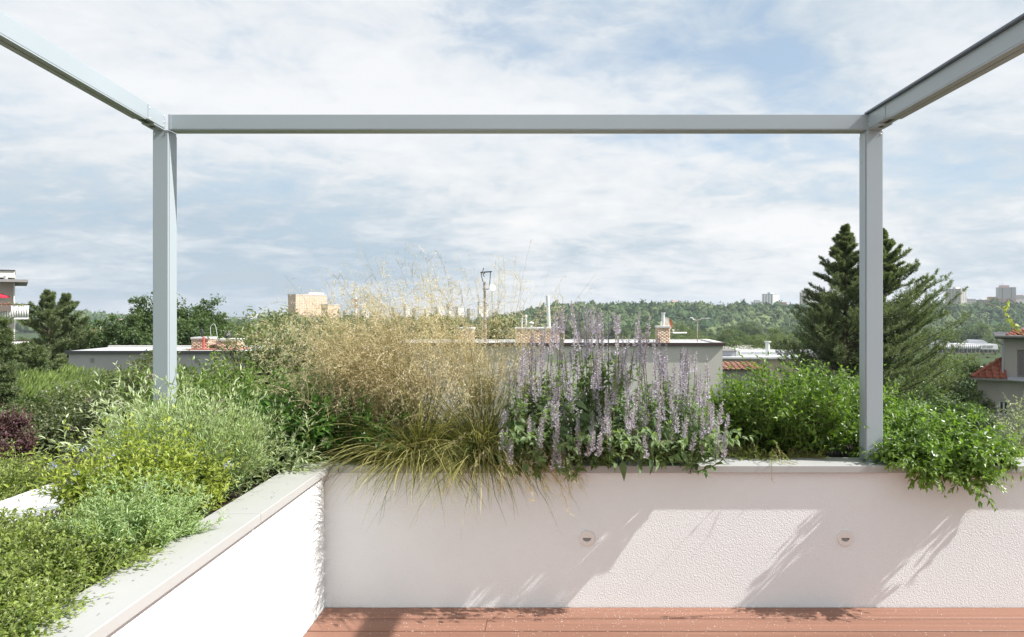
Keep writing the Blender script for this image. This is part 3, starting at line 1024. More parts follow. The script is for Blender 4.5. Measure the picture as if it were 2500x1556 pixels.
def build_grasses():
    rng = R(5)
    blade_meshes = []
    for (cx, cy, nbl, ncul, lab, lean) in ((-.74, 4.03, 2000, 270, 'big tuft of tawny ornamental grass beside the corner, straw plumes drifting over the peach tree', -.44),
                                           (-.40, 4.02, 2000, 120, 'greener tuft of ornamental grass next to the hyssop, thin straw plumes in front of the grey house', -.12)):
        t = thing('ornamental_grass', lab, 'grass tuft', (cx, cy, .66), 'ornamental grass tufts in the back planter')
        # arching blades
        d = disk(rng, nbl, 1, 1, .5)
        P0 = np.array([cx, cy, .67]) + d * np.array([.11, .09, 0])
        D0 = d * np.array([1.45, 1.15, 0]) + np.array([0, -.04, 1.12]) + rng.normal(0, .18, (nbl, 3))
        L = rng.uniform(.28, .68, nbl)
        P = grow(rng, P0, D0, L, 11, (0, -.05, -1.5), .18)
        P = push_out(P)
        a = Acc()
        w = .0036 * np.array([.7, .9, 1, 1, 1, 1, .95, .85, .7, .5, .3, .08])
        ribbons(rng, a, P, w, np.clip(rng.normal(.36, .30, nbl), 0, 1))
        a.build('grass_blades', L_GRASS, t, kind='stuff')
        # the blades that hang over the coping one by one
        for i in range(46):
            fx = rng.normal(0, .21)
            p0 = np.array([cx + fx * .3 + rng.normal(0, .04), 3.97, .70])
            over = np.array([cx + fx, YC - rng.uniform(.01, .05), ZC1 + rng.uniform(.015, .06)])
            end = over + np.array([rng.normal(fx * .35, .07), -rng.uniform(.01, .09), -rng.uniform(.04, .24)])
            mid = (p0 + over) / 2 + np.array([0, 0, rng.uniform(.10, .22)])
            q = np.linspace(0, 1, 6)[:, None]
            c1 = (1 - q) ** 2 * p0 + 2 * q * (1 - q) * mid + q * q * over
            out = over + (over - mid) * .35
            c2 = (1 - q) ** 2 * over + 2 * q * (1 - q) * out + q * q * end
            Pb = np.concatenate([c1, c2[1:]])[None]
            b = Acc()
            ribbons(rng, b, Pb, .0042 * np.array([.8, 1, 1, 1, 1, 1, .9, .8, .6, .4, .1]), np.clip(rng.normal(.5, .3), 0, 1))
            b.build('grass_blade', L_GRASS, t)
        # flowering stalks and their plumes
        D0 = np.stack([np.clip(rng.normal(lean, .36, ncul), -1.05, .8), rng.normal(.10, .24, ncul), 1.0 + .42 * rng.random(ncul)], 1)
        P0 = np.array([cx, cy, .70]) + disk(rng, ncul, .08, .07)
        L = rng.uniform(.52, 1.16, ncul)
        Pc = grow(rng, P0, D0, L, 13, (np.sign(lean) * .22 - .08, 0, -.36), .17)
        st, fl = Acc(), Acc()
        ribbons(rng, st, Pc, np.linspace(.0026, .0010, 14), rng.random(ncul))
        panicles(rng, st, fl, Pc, 8, 6, .15, sp=.0095)
        # a few long stray plumes high above the rest
        k = 44
        Ps = grow(rng, P0[:k], np.stack([rng.normal(lean * .5, .25, k), rng.normal(.1, .12, k), np.ones(k)], 1), rng.uniform(.95, 1.28, k), 13, (-.15, 0, -.30), .15)
        ribbons(rng, st, Ps, np.linspace(.0020, .0007, 14), rng.random(k))
        panicles(rng, st, fl, Ps, 9, 2, .075, per=1, sp=.005)
        # stiff green culms
        k = 70
        Pg = grow(rng, P0[rng.integers(0, ncul, k)], np.stack([rng.normal(lean * .3 + .12, .22, k), rng.normal(0, .15, k), np.ones(k)], 1), rng.uniform(.35, .75, k), 10, (0, 0, -.1), .08)
        g = Acc()
        ribbons(rng, g, Pg, np.linspace(.0034, .0012, 11), rng.uniform(0, .45, k))
        g.build('green_culms', L_GRASS, t, kind='stuff')
        st.build('stalks', L_STRAWD, t, kind='stuff')
        fl.build('plumes', L_STRAW, t, kind='stuff')
    # heavy nodding plumes hung in the hyssop and the little dry grass at its foot
    for (c, n, L, hh, lab) in (((-.02, 3.93, .68), 34, .30, .20, 'small dry grass nodding over the coping at the foot of the hyssop'),
                               ((-.20, 3.96, .80), 26, .40, .30, 'dry straw plumes hanging among the faded hyssop spikes')):
        t = thing('dry_grass', lab, 'grass tuft', (c[0], c[1], .66))
        P0 = np.array([c[0], c[1] + .05, .67]) + disk(rng, n, .05, .04)
        Pc = grow(rng, P0, np.stack([rng.normal(.1, .4, n), rng.normal(-.45, .2, n), np.ones(n)], 1), rng.uniform(.8, 1.15, n) * (L + c[2] - .66), 12, (.1, -.3, -2.0), .15)
        Pc = push_out(Pc)
        st, fl = Acc(), Acc()
        ribbons(rng, st, Pc, np.linspace(.002, .0008, 13), rng.random(n))
        panicles(rng, st, fl, Pc, 7, 4, .045, (.3, 1), 1.4, .0070)
        st.build('stalks', L_STRAWD, t, kind='stuff')
        fl.build('plumes', L_STRAW, t, kind='stuff')


build_grasses()


def heads(t, rng, pts, m, name, r=.018, n=40, sz=.007):
    """round loose flower heads, one part each"""
    me = []
    for k in range(3):
        a = Acc()
        d = rdir(rng, n)
        leaves(a, d * r * rng.uniform(.3, .9, (n, 1)) * np.array([1, 1, .8]), d + rng.normal(0, .4, (n, 3)), rdir(rng, n), sz * rng.uniform(.7, 1.3, n), sz * .55, T_DIA, rng.random(n))
        q = a.mesh(name); q.materials.append(m); me.append(q)
    for p in pts:
        inst(name, me[rng.integers(0, 3)], t, Matrix.Translation(Vector(p)) @ Matrix.Scale(rng.uniform(.7, 1.2), 4))


def build_shrubs():
    rng = R(77)
    # back planter, from the corner to the right
    shrub('mint_shrub', 'dark green mint-like shrub between the silvery lavender and the straw grass', 'shrub', (-1.30, 4.02, .66), .46, .26, .54, 200, .062, .42, L_MINT, STEMG, 31, spread=.75, twigs=3, group='leafy shrubs in the back planter')
    shrub('mint_shrub', 'bright topped green shrub beyond the left pergola post and the lavender', 'shrub', (-1.98, 4.32, .66), .55, .30, .60, 170, .058, .42, L_SHRUB, STEMG, 32, spread=.7, twigs=3, group='leafy shrubs in the back planter')
    shrub('leafy_shrub', 'bushy green shrub between the hyssop and the right pergola post', 'shrub', (1.32, 4.27, .66), .46, .33, .58, 210, .062, .44, L_SHRUB, STEMG, 33, spread=.75, twigs=4, group='leafy shrubs in the back planter')
    shrub('leafy_shrub', 'bushy green shrub spilling over the coping right of the pergola post', 'shrub', (2.02, 4.03, .66), .40, .34, .375, 210, .064, .48, L_SHRUB, STEMG, 34, spread=1.0, twigs=4, bend=(.0, -.45, -.50), lean=(.02, -.44, 0), droop=.28, group='leafy shrubs in the back planter')
    shrub('leafy_shrub', 'darker green shrub behind the right pergola post, below the pine', 'shrub', (1.86, 4.50, .66), .34, .22, .50, 100, .058, .44, L_SHRUB, STEMG, 35, spread=.6, twigs=3, group='leafy shrubs in the back planter')
    # right end
    shrub('sage_plant', 'silvery sage with upright stems at the right end of the planter', 'shrub', (2.80, 4.30, .66), .24, .22, .40, 46, .034, .34, L_SAGE, STEMG, 36, spread=.5, twigs=2)
    shrub('ground_cover_plant', 'low lime green cushion on the coping behind the spilling shrub', 'ground cover', (2.56, 4.12, .67), .26, .12, .12, 130, .012, .5, L_LIME, STEMG, 37, spread=1.1, twigs=2)
    # low cotoneaster in front of the bushy shrub
    shrub('cotoneaster', 'low cotoneaster creeping along the back coping under the bushy shrub', 'ground cover', (1.12, 4.03, .67), .46, .10, .16, 90, .013, .55, L_COTO, STEMR, 38, spread=1.1, twigs=4, bend=(0, -.25, -.1), taper=.2, nn=16)
    # the sprig that hangs over the coping
    t = thing('cotoneaster_sprig', 'small yellow-green sprig hanging over the coping left of the right post', 'twig', (1.17, 3.86, ZC1))
    fo, st = Acc(), Acc()
    for k in range(7):
        a = np.array([1.17 + rng.normal(0, .02), 3.93, .80 + rng.normal(0, .03)])
        P = grow(rng, a[None], np.array([[rng.normal(-.1, .35), -1, .15 + rng.normal(0, .3)]]), rng.uniform(.18, .28), 16, (rng.normal(0, .2), -.2, -1.7), .2)
        P = push_out(P)
        leaf_along(rng, fo, P, 2, 2, 1.0, .013, .5, T_LEAF, (.4, 1), .3, .1, .9, cull_wall)
        st.tube(P[0], .0011, 3, .6)
    fo.build('foliage', L_COTO, t, kind='stuff'); st.build('stems', STEMR, t, kind='stuff')

    # side planter
    shrub('lavender', 'silvery green lavender hanging over the corner coping', 'shrub', (-1.66, 3.34, .66), .33, .38, .52, 400, .038, .15, L_SILVER, STEMG, 41, spread=.7, twigs=3, per=2, ang=.8, tmpl=T_DIA, lean=(.12, -.1, 0), droop=.0, taper=.2)
    t, P = shrub('pale_sage', 'tall pale sage with long narrow leaves at the foot of the left pergola post', 'shrub', (-1.82, 3.50, .66), .36, .26, .62, 95, .072, .22, L_SAGE, STEMG, 42, spread=.6, twigs=2, ang=.8, tmpl=T_LONG, droop=.05)
    heads(t, rng, P[::6, -1] + np.array([0, 0, -.01]), DRYFL, 'flower_head', .020, 36, .008)
    t, P = shrub('pale_sage', 'loose pale sage shoots leaning from the lavender towards the mint shrub', 'shrub', (-1.42, 3.62, .66), .24, .14, .40, 22, .066, .22, L_SAGE, STEMG, 43, spread=.7, twigs=2, ang=.8, tmpl=T_LONG, lean=(.1, 0, 0))
    heads(t, rng, P[::7, -1], DRYFL, 'flower_head', .016, 30, .007)
    t, P = shrub('caryopteris', 'yellow-green bluebeard with a few blue flower heads in the side planter', 'shrub', (-1.68, 2.88, .66), .26, .24, .46, 110, .046, .38, L_LIME, STEMG, 44, spread=.65, twigs=3, tmpl=T_LONG, droop=.1)
    heads(t, rng, P[::9, -2], BLUEFL, 'flower_head', .017, 44, .007)
    t, P = shrub('caryopteris', 'small yellow bluebeard in front of the lavender, with pale blue heads', 'shrub', (-1.52, 3.06, .66), .17, .15, .36, 60, .040, .38, L_LIME, STEMG, 45, spread=.6, twigs=2, tmpl=T_LONG, droop=.15, vr=(.3, 1))
    heads(t, rng, P[::7, -1], BLUEFL, 'flower_head', .016, 44, .007)
    shrub('wormwood', 'grey-green wormwood cushion with feathery leaf whorls by the coping joint', 'shrub', (-1.48, 2.58, .66), .24, .24, .29, 200, .034, .28, L_SILVER, STEMG, 46, spread=.75, twigs=2, per=3, ang=.95, tmpl=T_LEAF, lean=(.1, -.05, 0))
    for (c, rx, ry, h, n, s, lab) in (((-1.62, 2.30, .66), .34, .30, .20, 190, 51, 'dense cotoneaster spreading to the coping below the wormwood'),
                                      ((-1.55, 1.86, .66), .34, .30, .18, 190, 52, 'cotoneaster mat covering the nearest corner of the side planter'),
                                      ((-1.86, 2.42, .66), .20, .26, .22, 130, 53, 'cotoneaster arching in front of the bright outer coping'),
                                      ((-1.60, 1.45, .66), .34, .26, .18, 120, 54, 'cotoneaster at the lower edge of the view, hanging on the coping')):
        shrub('cotoneaster', lab, 'ground cover', c, rx, ry, h, int(n * 1.25), .022, .56, L_COTO, STEMG, s, spread=1.05, twigs=5, bend=(.1, -.05, -.25), taper=.25, nn=15, droop=.05, group='cotoneasters in the side planter', twl=.5)
    shrub('cotoneaster', 'sunlit cotoneaster sprays beyond the bright outer coping', 'ground cover', (-2.66, 3.35, .58), .40, .42, .29, 300, .022, .55, L_COTO, STEMG, 55, spread=.9, twigs=5, bend=(0, 0, -.1), taper=.25, nn=15, group='cotoneasters in the side planter', vr=(.3, 1), twl=.4)
    shrub('cotoneaster', 'long cotoneaster sprays pointing up at the left edge, against the dark hedge', 'ground cover', (-2.62, 2.75, .58), .30, .34, .25, 170, .022, .55, L_COTO, STEMG, 56, spread=.9, twigs=5, bend=(0, 0, -.1), taper=.25, nn=15, group='cotoneasters in the side planter', vr=(.2, 1), twl=.4)

    # vine shoot at the right edge
    t = thing('vine_shoot', 'fresh climbing shoot with young leaves at the right edge, in front of the tiled house', 'climbing plant', (2.62, 3.95, ZC1))
    K = np.array([(2.62, 3.95, .73), (2.58, 3.72, 1.05), (2.36, 3.52, 1.30), (2.22, 3.47, 1.40), (2.13, 3.43, 1.475), (2.09, 3.42, 1.53), (2.10, 3.42, 1.56)])
    P = np.array([cat_rom(K, q) for q in np.linspace(0, 1, 26)])
    st = Acc().tube(P, np.linspace(.0035, .0014, 26), 5, .9)
    Q = grow(rng, P[21:22], np.array([[-1, 0, .35]]), .14, 6, (0, 0, .1), .1)
    st.tube(Q[0], .001, 4, .9)
    st.build('stem', STEMG, t)
    meshes = [leaf_mesh('leaf', l, l * .72, L_LIME, v, .2) for l, v in ((.030, .6), (.024, .8), (.018, 1.0))]
    for i in range(15, 26):
        for q in range(2):
            a = rdir(rng, 1)[0] * np.array([1, .6, .6]) + np.array([0, -.2, -.25])
            inst('leaf', meshes[min(2, (i - 15) // 4 + rng.integers(0, 2))], t, frame_matrix(P[i], a, (0, -.6, .8), rng.uniform(.7, 1.2)))


def cat_rom(K, q):
    n = len(K) - 1
    f = min(q * n, n - 1e-6); i = int(f); u = f - i
    p0, p1, p2, p3 = K[max(i - 1, 0)], K[i], K[i + 1], K[min(i + 2, n)]
    return .5 * ((2 * p1) + (p2 - p0) * u + (2 * p0 - 5 * p1 + 4 * p2 - p3) * u ** 2 + (3 * p1 - p0 - 3 * p2 + p3) * u ** 3)


build_shrubs()

# ------------------------------------------------------------------ trees
def ellipsoid_points(rng, n, rx, ry, rz, shell=.55):
    d = rdir(rng, n)
    r = (shell + (1 - shell) * rng.random(n)) ** 1.0
    return d * r[:, None] * np.array([rx, ry, rz])


def broad_tree_meshes(rng, h, rx, rz, ncl, nl, leaf, lw, m, tmpl=T_LEAF, trunk_r=.16, cl_r=.34, droop=.1, base=.0, ragged=.25, vr=(0, 1), up=.5):
    """trunk+limbs and crown of a broadleaf tree rooted at the origin, total height h"""
    tr, cr = Acc(), Acc()
    cz = h - rz
    C = ellipsoid_points(rng, ncl, rx, rx, rz) * (1 + rng.normal(0, ragged, (ncl, 1)))
    q_ = np.linalg.norm(C / np.array([rx, rx, rz]), axis=1, keepdims=True)
    C = C * np.minimum(1, 1.06 / q_)
    C[:, 2] = np.maximum(C[:, 2], -rz * .9) + cz
    trunk = np.array([[0, 0, 0], [rx * .04, 0, cz * .35], [rx * -.03, rx * .03, cz * .7], [0, 0, cz + rz * .3]])
    tr.tube(np.array([cat_rom(trunk, q) for q in np.linspace(0, 1, 10)]), np.linspace(trunk_r, trunk_r * .3, 10), 7, .5)
    nb = min(ncl, 46)
    o = np.stack([np.zeros(nb), np.zeros(nb), rng.uniform(cz - rz * .7, cz + rz * .2, nb)], 1)
    q = np.linspace(0, 1, 6)[None, :, None]
    P = o[:, None] * (1 - q) + C[:nb, None] * q + np.array([0, 0, 1]) * (np.sin(q * 3.14) * -.05 * rz)
    tubes(tr, P, np.linspace(trunk_r * .35, trunk_r * .06, 6), 4, .5)
    R_ = cl_r * rx * rng.uniform(.6, 1.35, ncl)
    k = np.repeat(np.arange(ncl), nl)
    d = rdir(rng, len(k)) * (rng.random(len(k)) ** .45)[:, None] * np.array([1, 1, .72])
    pos = C[k] + d * R_[k][:, None]
    outw = norm(pos - np.array([0, 0, cz - rz * .2]))
    ax = norm(outw * .6 + rdir(rng, len(k)) * .9 + np.array([0, 0, -droop]))
    upv = outw * .5 + np.array([0, 0, up]) + rng.normal(0, .35, pos.shape)
    leaves(cr, pos, ax, upv, leaf * rng.uniform(.6, 1.3, len(k)), leaf * lw * rng.uniform(.8, 1.2, len(k)), tmpl, vr[0] + (vr[1] - vr[0]) * np.clip(rng.random(len(k)) * .7 + .3 * rng.random(ncl)[k], 0, 1))
    a, b = tr.mesh('trunk'), cr.mesh('crown')
    a.materials.append(BARK); b.materials.append(m)
    for me in (a, b):
        me.polygons.foreach_set('use_smooth', np.zeros(len(me.polygons), bool))
    return a, b


def place_tree(name, meshes, label, cat, base, scale, group=None, rot=0.0, h0=None):
    """base: foot of the unstretched tree; the trunk is stretched or cut to reach the ground below the crown"""
    sc = scale if hasattr(scale, '__len__') else (scale,) * 3
    g0 = float(height(base[0], base[1]))
    ztop = max(v.co.z for v in meshes[0].vertices) if h0 is None else h0
    tip = base[2] + ztop * sc[2]
    t = thing(name, label, cat, (base[0], base[1], g0), group)
    Rz = Matrix.Rotation(rot, 4, 'Z')
    inst('trunk', meshes[0], t, Matrix.Translation((base[0], base[1], g0)) @ Rz @ Matrix.Diagonal((sc[0], sc[1], max(.05, (tip - g0) / ztop), 1)))
    inst('crown', meshes[1], t, Matrix.Translation(Vector(base)) @ Rz @ Matrix.Diagonal((*sc, 1)))
    return t


def conifer(name, label, x, y, ground, top, prof, m, seed, whorl=.34, nper=7, tilt=.35, curl=.5, needle=.11, bias=None, group=None, twl=.30, dens=8, start=.16, cat='conifer tree'):
    """prof: list of (metres below the tip, branch reach)"""
    rng = R(seed)
    t = thing(name, label, cat, (x, y, ground), group)
    tr, cr = Acc(), Acc()
    H = top - ground
    tr.tube(np.array([[x + .02 * math.sin(q * 9), y, ground + H * q] for q in np.linspace(0, 1, 12)]), np.linspace(.26, .012, 12), 7, .5)
    d_, r_ = [p[0] for p in prof], [p[1] for p in prof]
    z = top - .08
    B0, BD, BL = [], [], []
    while top - z < d_[-1]:
        d = top - z
        reach = np.interp(d, d_, r_)
        for k in range(nper):
            a = rng.uniform(0, 6.283)
            L = reach * rng.uniform(.62, 1.12)
            if bias is not None:
                L *= 1 + bias * max(0, math.cos(a))
            tl = tilt + .9 * max(0, 1 - d / 1.6) + rng.normal(0, .1)
            B0.append((x, y, z + rng.normal(0, .07))); BD.append((math.cos(a), math.sin(a), tl)); BL.append(max(.12, L))
        z -= whorl * (0.55 + .45 * min(1, d / 2))
    B0, BD, BL = np.array(B0), np.array(BD), np.array(BL)
    n = 10
    P = grow(rng, B0, BD, BL, n, (0, 0, curl - .25), .10)
    tubes(tr, P, np.linspace(.028, .006, n + 1), 4, .5)
    T = norm(np.gradient(P, axis=1))
    allP = [P]
    for i in range(2, n + 1):
        for s in (-1, 1):
            for rep in range(1 if i > 3 else 1):
                side = norm(np.cross(T[:, i], [0, 0, 1.0])) * s
                f = i / n
                D = T[:, i] * .75 + side * rng.uniform(.5, 1.0, (len(P), 1)) + np.array([0, 0, .18]) + rng.normal(0, .18, (len(P), 3))
                Lt = np.clip(BL * twl * (1.15 - .75 * f), .10, .75) * rng.uniform(.6, 1.25, len(P))
                allP.append(grow(rng, P[:, i], D, Lt, 6, (0, 0, .35), .15))
    for Q in allP:
        S, k, _ = Q.shape
        TT = norm(np.gradient(Q, axis=1))
        st = int(k * start) if k > 8 else 1
        for i in range(st, k):
            for q in range(dens if k < 9 else dens // 2):
                w = rng.random((S, 1))
                seg = Q[:, max(i - 1, 0)] * w + Q[:, i] * (1 - w)
                rd = rdir(rng, S)
                ax = TT[:, i] * .75 + rd * .85 + np.array([0, 0, .1])
                leaves(cr, seg, ax, rdir(rng, S), needle * rng.uniform(.6, 1.2, S), needle * .16, T_DIA, np.clip(rng.normal(.45, .3, S), 0, 1))
    tr.build('trunk', BARK, t)
    cr.build('crown', m, t)
    return t


def build_near_trees():
    rng = R(101)
    g = -7.5
    # the two big conifers on the right
    y = 33.0
    conifer('pine_tree', 'tall dark pine left of the right pergola post, highest tree in view', X(2064, y), y, g, Z(560, y),
            [(0, .02), (.35, .14), (.8, .55), (1.4, 1.0), (2.4, 1.35), (3.3, 1.8), (4.3, 2.15), (5.4, 2.7), (6.4, 2.9), (8, 2.9)], L_NEEDLE, 201, whorl=.32, nper=9, tilt=.25, curl=.55, needle=.13, group='dark pines on the right')
    y = 34.5
    conifer('pine_tree', 'broad pine with long rising boughs on the right side of the pergola post', X(2158, y), y, g, Z(572, y),
            [(0, .02), (.35, .12), (.9, .55), (1.6, 1.05), (2.6, 1.6), (3.4, 2.3), (4.4, 2.9), (5.5, 3.2), (6.8, 3.5), (8.5, 3.4)], L_NEEDLE2, 202, whorl=.36, nper=8, tilt=.45, curl=.55, needle=.14, bias=.28, group='dark pines on the right', twl=.26)
    # pine by the balcony block on the left
    y = 48.0
    conifer('pine_tree', 'irregular pine beside the balcony block, left tip', X(118, y), y, g, Z(722, y), [(0, .15), (1, 1.1), (2.2, 2.0), (3.5, 2.6), (5, 2.6)], L_NEEDLE2, 203, whorl=.5, nper=5, tilt=.5, curl=.4, needle=.2, dens=7)
    conifer('pine_tree', 'irregular pine above the left roof end, right tip with upright cones', X(162, y + 1), y + 1, g, Z(730, y + 1), [(0, .2), (1, .75), (2.2, 1.5), (3.2, 2.2), (5, 2.3)], L_NEEDLE2, 204, whorl=.5, nper=5, tilt=.5, curl=.4, needle=.2, dens=7)
    # spruce at the left edge
    y = 13.0
    conifer('spruce_tree', 'narrow dark spruce at the left edge, in front of the balcony block', X(2, y), y, g, Z(795, y), [(0, .05), (.5, .18), (1.2, .28), (2.2, .38), (3.5, .5)], L_NEEDLE2, 205, whorl=.22, nper=7, tilt=-.05, curl=.25, needle=.07)
    y = 24.0
    conifer('juniper', 'bushy juniper between the hedge and the left end of the grey house', X(95, y), y, g, Z(872, y), [(0, .2), (.8, .9), (1.8, 1.5), (3, 1.8)], L_NEEDLE2, 206, whorl=.34, nper=7, tilt=.7, curl=.4, needle=.13)
    conifer('juniper', 'small pointed conifer right beside the left end of the grey house', X(152, 33), 33, g, Z(880, 33), [(0, .1), (.5, .4), (1.2, .7), (2.4, .9)], L_NEEDLE2, 207, whorl=.3, nper=6, tilt=.5, curl=.4, needle=.14)
    conifer('juniper', 'dark conifer under the balconies at the left edge', X(48, 27), 27, g, Z(860, 27), [(0, .2), (.8, .9), (1.8, 1.3), (3, 1.6)], L_NEEDLE2, 208, whorl=.36, nper=6, tilt=.5, curl=.4, needle=.14)

    # peach tree in front of the grey house: narrow drooping leaves
    y = 15.0
    ms = broad_tree_meshes(rng, 9.0, 1.7, 1.6, 150, 95, .135, .26, L_PEACH, T_LONG, .11, .30, .75, ragged=.16, up=.3)
    place_tree('peach_tree', ms, 'peach tree with narrow drooping leaves between the two chimneys and the straw plumes', 'tree', (X(765, y), y, Z(765, y) - 9.0), 1.0)
    ms = broad_tree_meshes(rng, 9.0, .95, 1.0, 60, 60, .13, .26, L_PEACH, T_LONG, .09, .34, .75, ragged=.3, up=.3)
    place_tree('peach_tree', ms, 'thin peach branches reaching left in front of the brick chimneys', 'tree', (X(655, y - 1), y - 1, Z(815, y - 1) - 9.0), (1, 1, 1))
    # small-leaved shrub beside the left post
    y = 9.5
    ms = broad_tree_meshes(rng, 6.2, .74, 1.55, 190, 150, .055, .55, L_SMALL, T_LEAF, .05, .34, .0, ragged=.2, up=.4)
    place_tree('tall_shrub', ms, 'tall small-leaved shrub beside the left pergola post, in front of the grey wall', 'shrub', (X(345, y), y, Z(862, y) - 6.2), 1.0)
    ms2 = broad_tree_meshes(rng, 6.2, .80, 1.0, 170, 150, .055, .55, L_SMALL, T_LEAF, .05, .34, .0, ragged=.2, up=.4)
    place_tree('tall_shrub', ms2, 'dark rounded shrub in front of the hedge, below the grey house', 'shrub', (X(225, y), y, Z(962, y) - 6.2), (1.25, 1, 1))
    place_tree('tall_shrub', ms2, 'shaded shrub under the hedge top at the left', 'shrub', (X(105, y), y, Z(985, y) - 6.2), (1.2, 1, 1), rot=2.1)
    ms = broad_tree_meshes(rng, 6.0, .42, .62, 90, 130, .05, .6, L_PURPLE, T_LEAF, .05, .4, .0, ragged=.2)
    place_tree('smoke_bush', ms, 'wine-red smoke bush at the left edge under the spruce', 'shrub', (X(-12, 8.0), 8.0, Z(1005, 8.0) - 6.0 * .8), (.72, .72, .8))

    # hedge
    t = thing('hedge', 'clipped conifer hedge, lit lime top and shaded front coloured in, left of the tall shrub', 'hedge', (-11.5, 17, -7.5))
    a = Acc()
    n = 15000
    x0, x1 = -14.2, -8.6
    xs = rng.uniform(x0, x1, n); ys = rng.uniform(15.8, 21.5, n)
    zt = -.42 + .10 * np.sin(xs * 2.1) + .08 * np.sin(ys * 3.3)
    top = np.stack([xs, ys, zt - rng.random(n) ** 2 * .35], 1)
    leaves(a, top, np.stack([rng.normal(.45, .3, n), rng.normal(0, .3, n), np.ones(n)], 1), rdir(rng, n), rng.uniform(.10, .26, n), .035, T_DIA, np.clip(.66 + .22 * np.sin(xs * 3.1 + np.sin(ys * 2.2)) + rng.normal(0, .24, n), 0, 1))  # top fronds take lighter tones, sunlight put into the colour
    n = 16000
    xs = rng.uniform(x0, x1, n)
    zz = -.45 - 4.2 * rng.random(n) ** 1.3
    fr = np.stack([xs, 15.8 + rng.normal(0, .12, n) + .25 * np.sin(xs * 2.7) * np.abs(np.sin(zz * 1.9)), zz], 1)
    leaves(a, fr, np.stack([rng.normal(0, .4, n), rng.normal(-.5, .3, n), rng.normal(.5, .4, n)], 1), rdir(rng, n), rng.uniform(.10, .24, n), .035, T_DIA, np.clip(rng.normal(.18, .16, n), 0, 1))  # front fronds take dark tones, shade put into the colour
    core = Acc().box(x0 + .1, x1 - .1, 16.1, 21.3, -7.5, -.85, .0)
    core.build('inner_twigs', L_SMALL, t)
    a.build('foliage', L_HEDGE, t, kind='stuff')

    # leafy trees just behind the grey house
    tm = [broad_tree_meshes(rng, 10, 3.0, 3.2, 130, 75, .30, .6, L_TREE, T_LEAF, .2, .26, ragged=.14),
          broad_tree_meshes(rng, 10, 2.2, 4.0, 130, 75, .28, .6, L_TREE, T_LEAF, .18, .34, ragged=.15),
          broad_tree_meshes(rng, 10, 3.6, 2.8, 140, 75, .30, .6, L_TREE, T_LEAF, .2, .24, ragged=.13)]
    tp = [broad_tree_meshes(rng, 10, 3.2, 3.6, 120, 60, .34, .5, L_TREE2, T_LEAF, .2, .25, ragged=.2),
          broad_tree_meshes(rng, 10, 2.4, 4.2, 120, 60, .34, .5, L_TREE2, T_LEAF, .18, .32, ragged=.16)]

    SIZE = {0: 'round-headed', 1: 'tall slim', 2: 'broad', 3: 'pale bushy', 4: 'pale slender'}

    def spot(u, marks):
        return min(marks, key=lambda m: abs(m[0] - u))[1]
    M_R = ((1530, 'below the crest left of the rusty dish'), (1640, 'behind the rusty dish chimney'), (1705, 'behind the thin roof antenna'), (1780, 'behind the end of the grey house'),
           (1840, 'above the flat roof hatch'), (1893, 'behind the vent stack'), (1960, 'behind the low boughs of the tall pine'), (2060, 'behind the trunk of the tall pine'),
           (2200, 'behind the broad pine'), (2290, 'at the left end of the warehouse'), (2365, 'before the middle of the warehouse'), (2430, 'near the warehouse sign'), (1400, 'behind the tallest hyssop'), (1290, 'behind the pale flue pipes'))
    M_L = ((110, 'behind the irregular pine'), (180, 'right of the irregular pine'), (240, 'by the red roofed villa'), (290, 'below the pinkish block'), (350, 'left of the pergola post'), (430, 'right of the pergola post'),
           (490, 'behind the first brick chimney'), (555, 'behind the second brick chimney'), (620, 'by the red roof behind the peach branches'), (690, 'below the orange tower'))
    M_C = ((575, 'below the beige slab block'), (615, 'below the white towers'), (655, 'below the blue-grey office'), (710, 'left of the orange tower foot'), (765, 'before the orange tower'), (815, 'below the orange wing'), (868, 'by the striped chimney'),
           (930, 'behind the left plumes'), (1000, 'behind the thickest plumes'), (1080, 'behind the right plumes'), (1150, 'left of the antenna mast'), (1220, 'right of the antenna mast'))

    def tree_at(kind, u, v, y, hw, label, name='leafy_tree', group=None, rot=None):
        """tip at photograph direction (u, v), crown half width hw in metres"""
        g0 = float(height(X(u, y), y))
        hh = Z(v, y) - g0
        rx0 = {0: 3.0, 1: 2.2, 2: 3.6, 3: 3.2, 4: 2.4}[kind]
        me = (tm + tp)[kind]
        # crown keeps its proportions; the trunk is what stretches
        s = hw / rx0
        return place_tree(name, me, label, 'tree', (X(u, y), y, Z(v, y) - 10 * s * max(.8, 1)), (s, s, s), group, rng.uniform(0, 6) if rot is None else rot)
    G = 'leafy trees behind the grey house'
    tree_at(2, 318, 765, 52, 2.6, 'broad leafy tree behind the grey roof, left of the post', group=G)
    tree_at(1, 372, 722, 54, 1.9, 'leafy treetop rising behind the left pergola post', group=G)
    tree_at(1, 445, 730, 53, 1.7, 'leafy tree right of the left post, behind the first chimney', group=G)
    tree_at(1, 505, 728, 55, 1.5, 'pointed leafy tree above the second brick chimney', group=G)
    tree_at(2, 470, 775, 50, 2.6, 'low leafy tree directly behind the brick chimneys', group=G)
    tree_at(3, 585, 800, 60, 2.4, 'yellowish tree right of the brick chimneys', group=G)
    tree_at(0, 240, 800, 62, 2.0, 'small tree below the red roofed villa', group=G)
    # right: bushes below the pines and by the tiled house
    tree_at(3, 2310, 885, 38, 2.3, 'pale bushy tree left of the tiled roof', group='garden trees on the right')
    tree_at(3, 2225, 900, 36, 2.0, 'pale bush under the broad pine', group='garden trees on the right')
    tree_at(0, 2352, 975, 30, 1.2, 'dark bush against the corner of the tiled house', group='garden trees on the right')
    tree_at(0, 2260, 955, 27, 1.5, 'dark bush right of the post, below the pine boughs', group='garden trees on the right')
    tree_at(0, 2010, 900, 29, 1.6, 'dark bush at the foot of the tall pine', group='garden trees on the right')
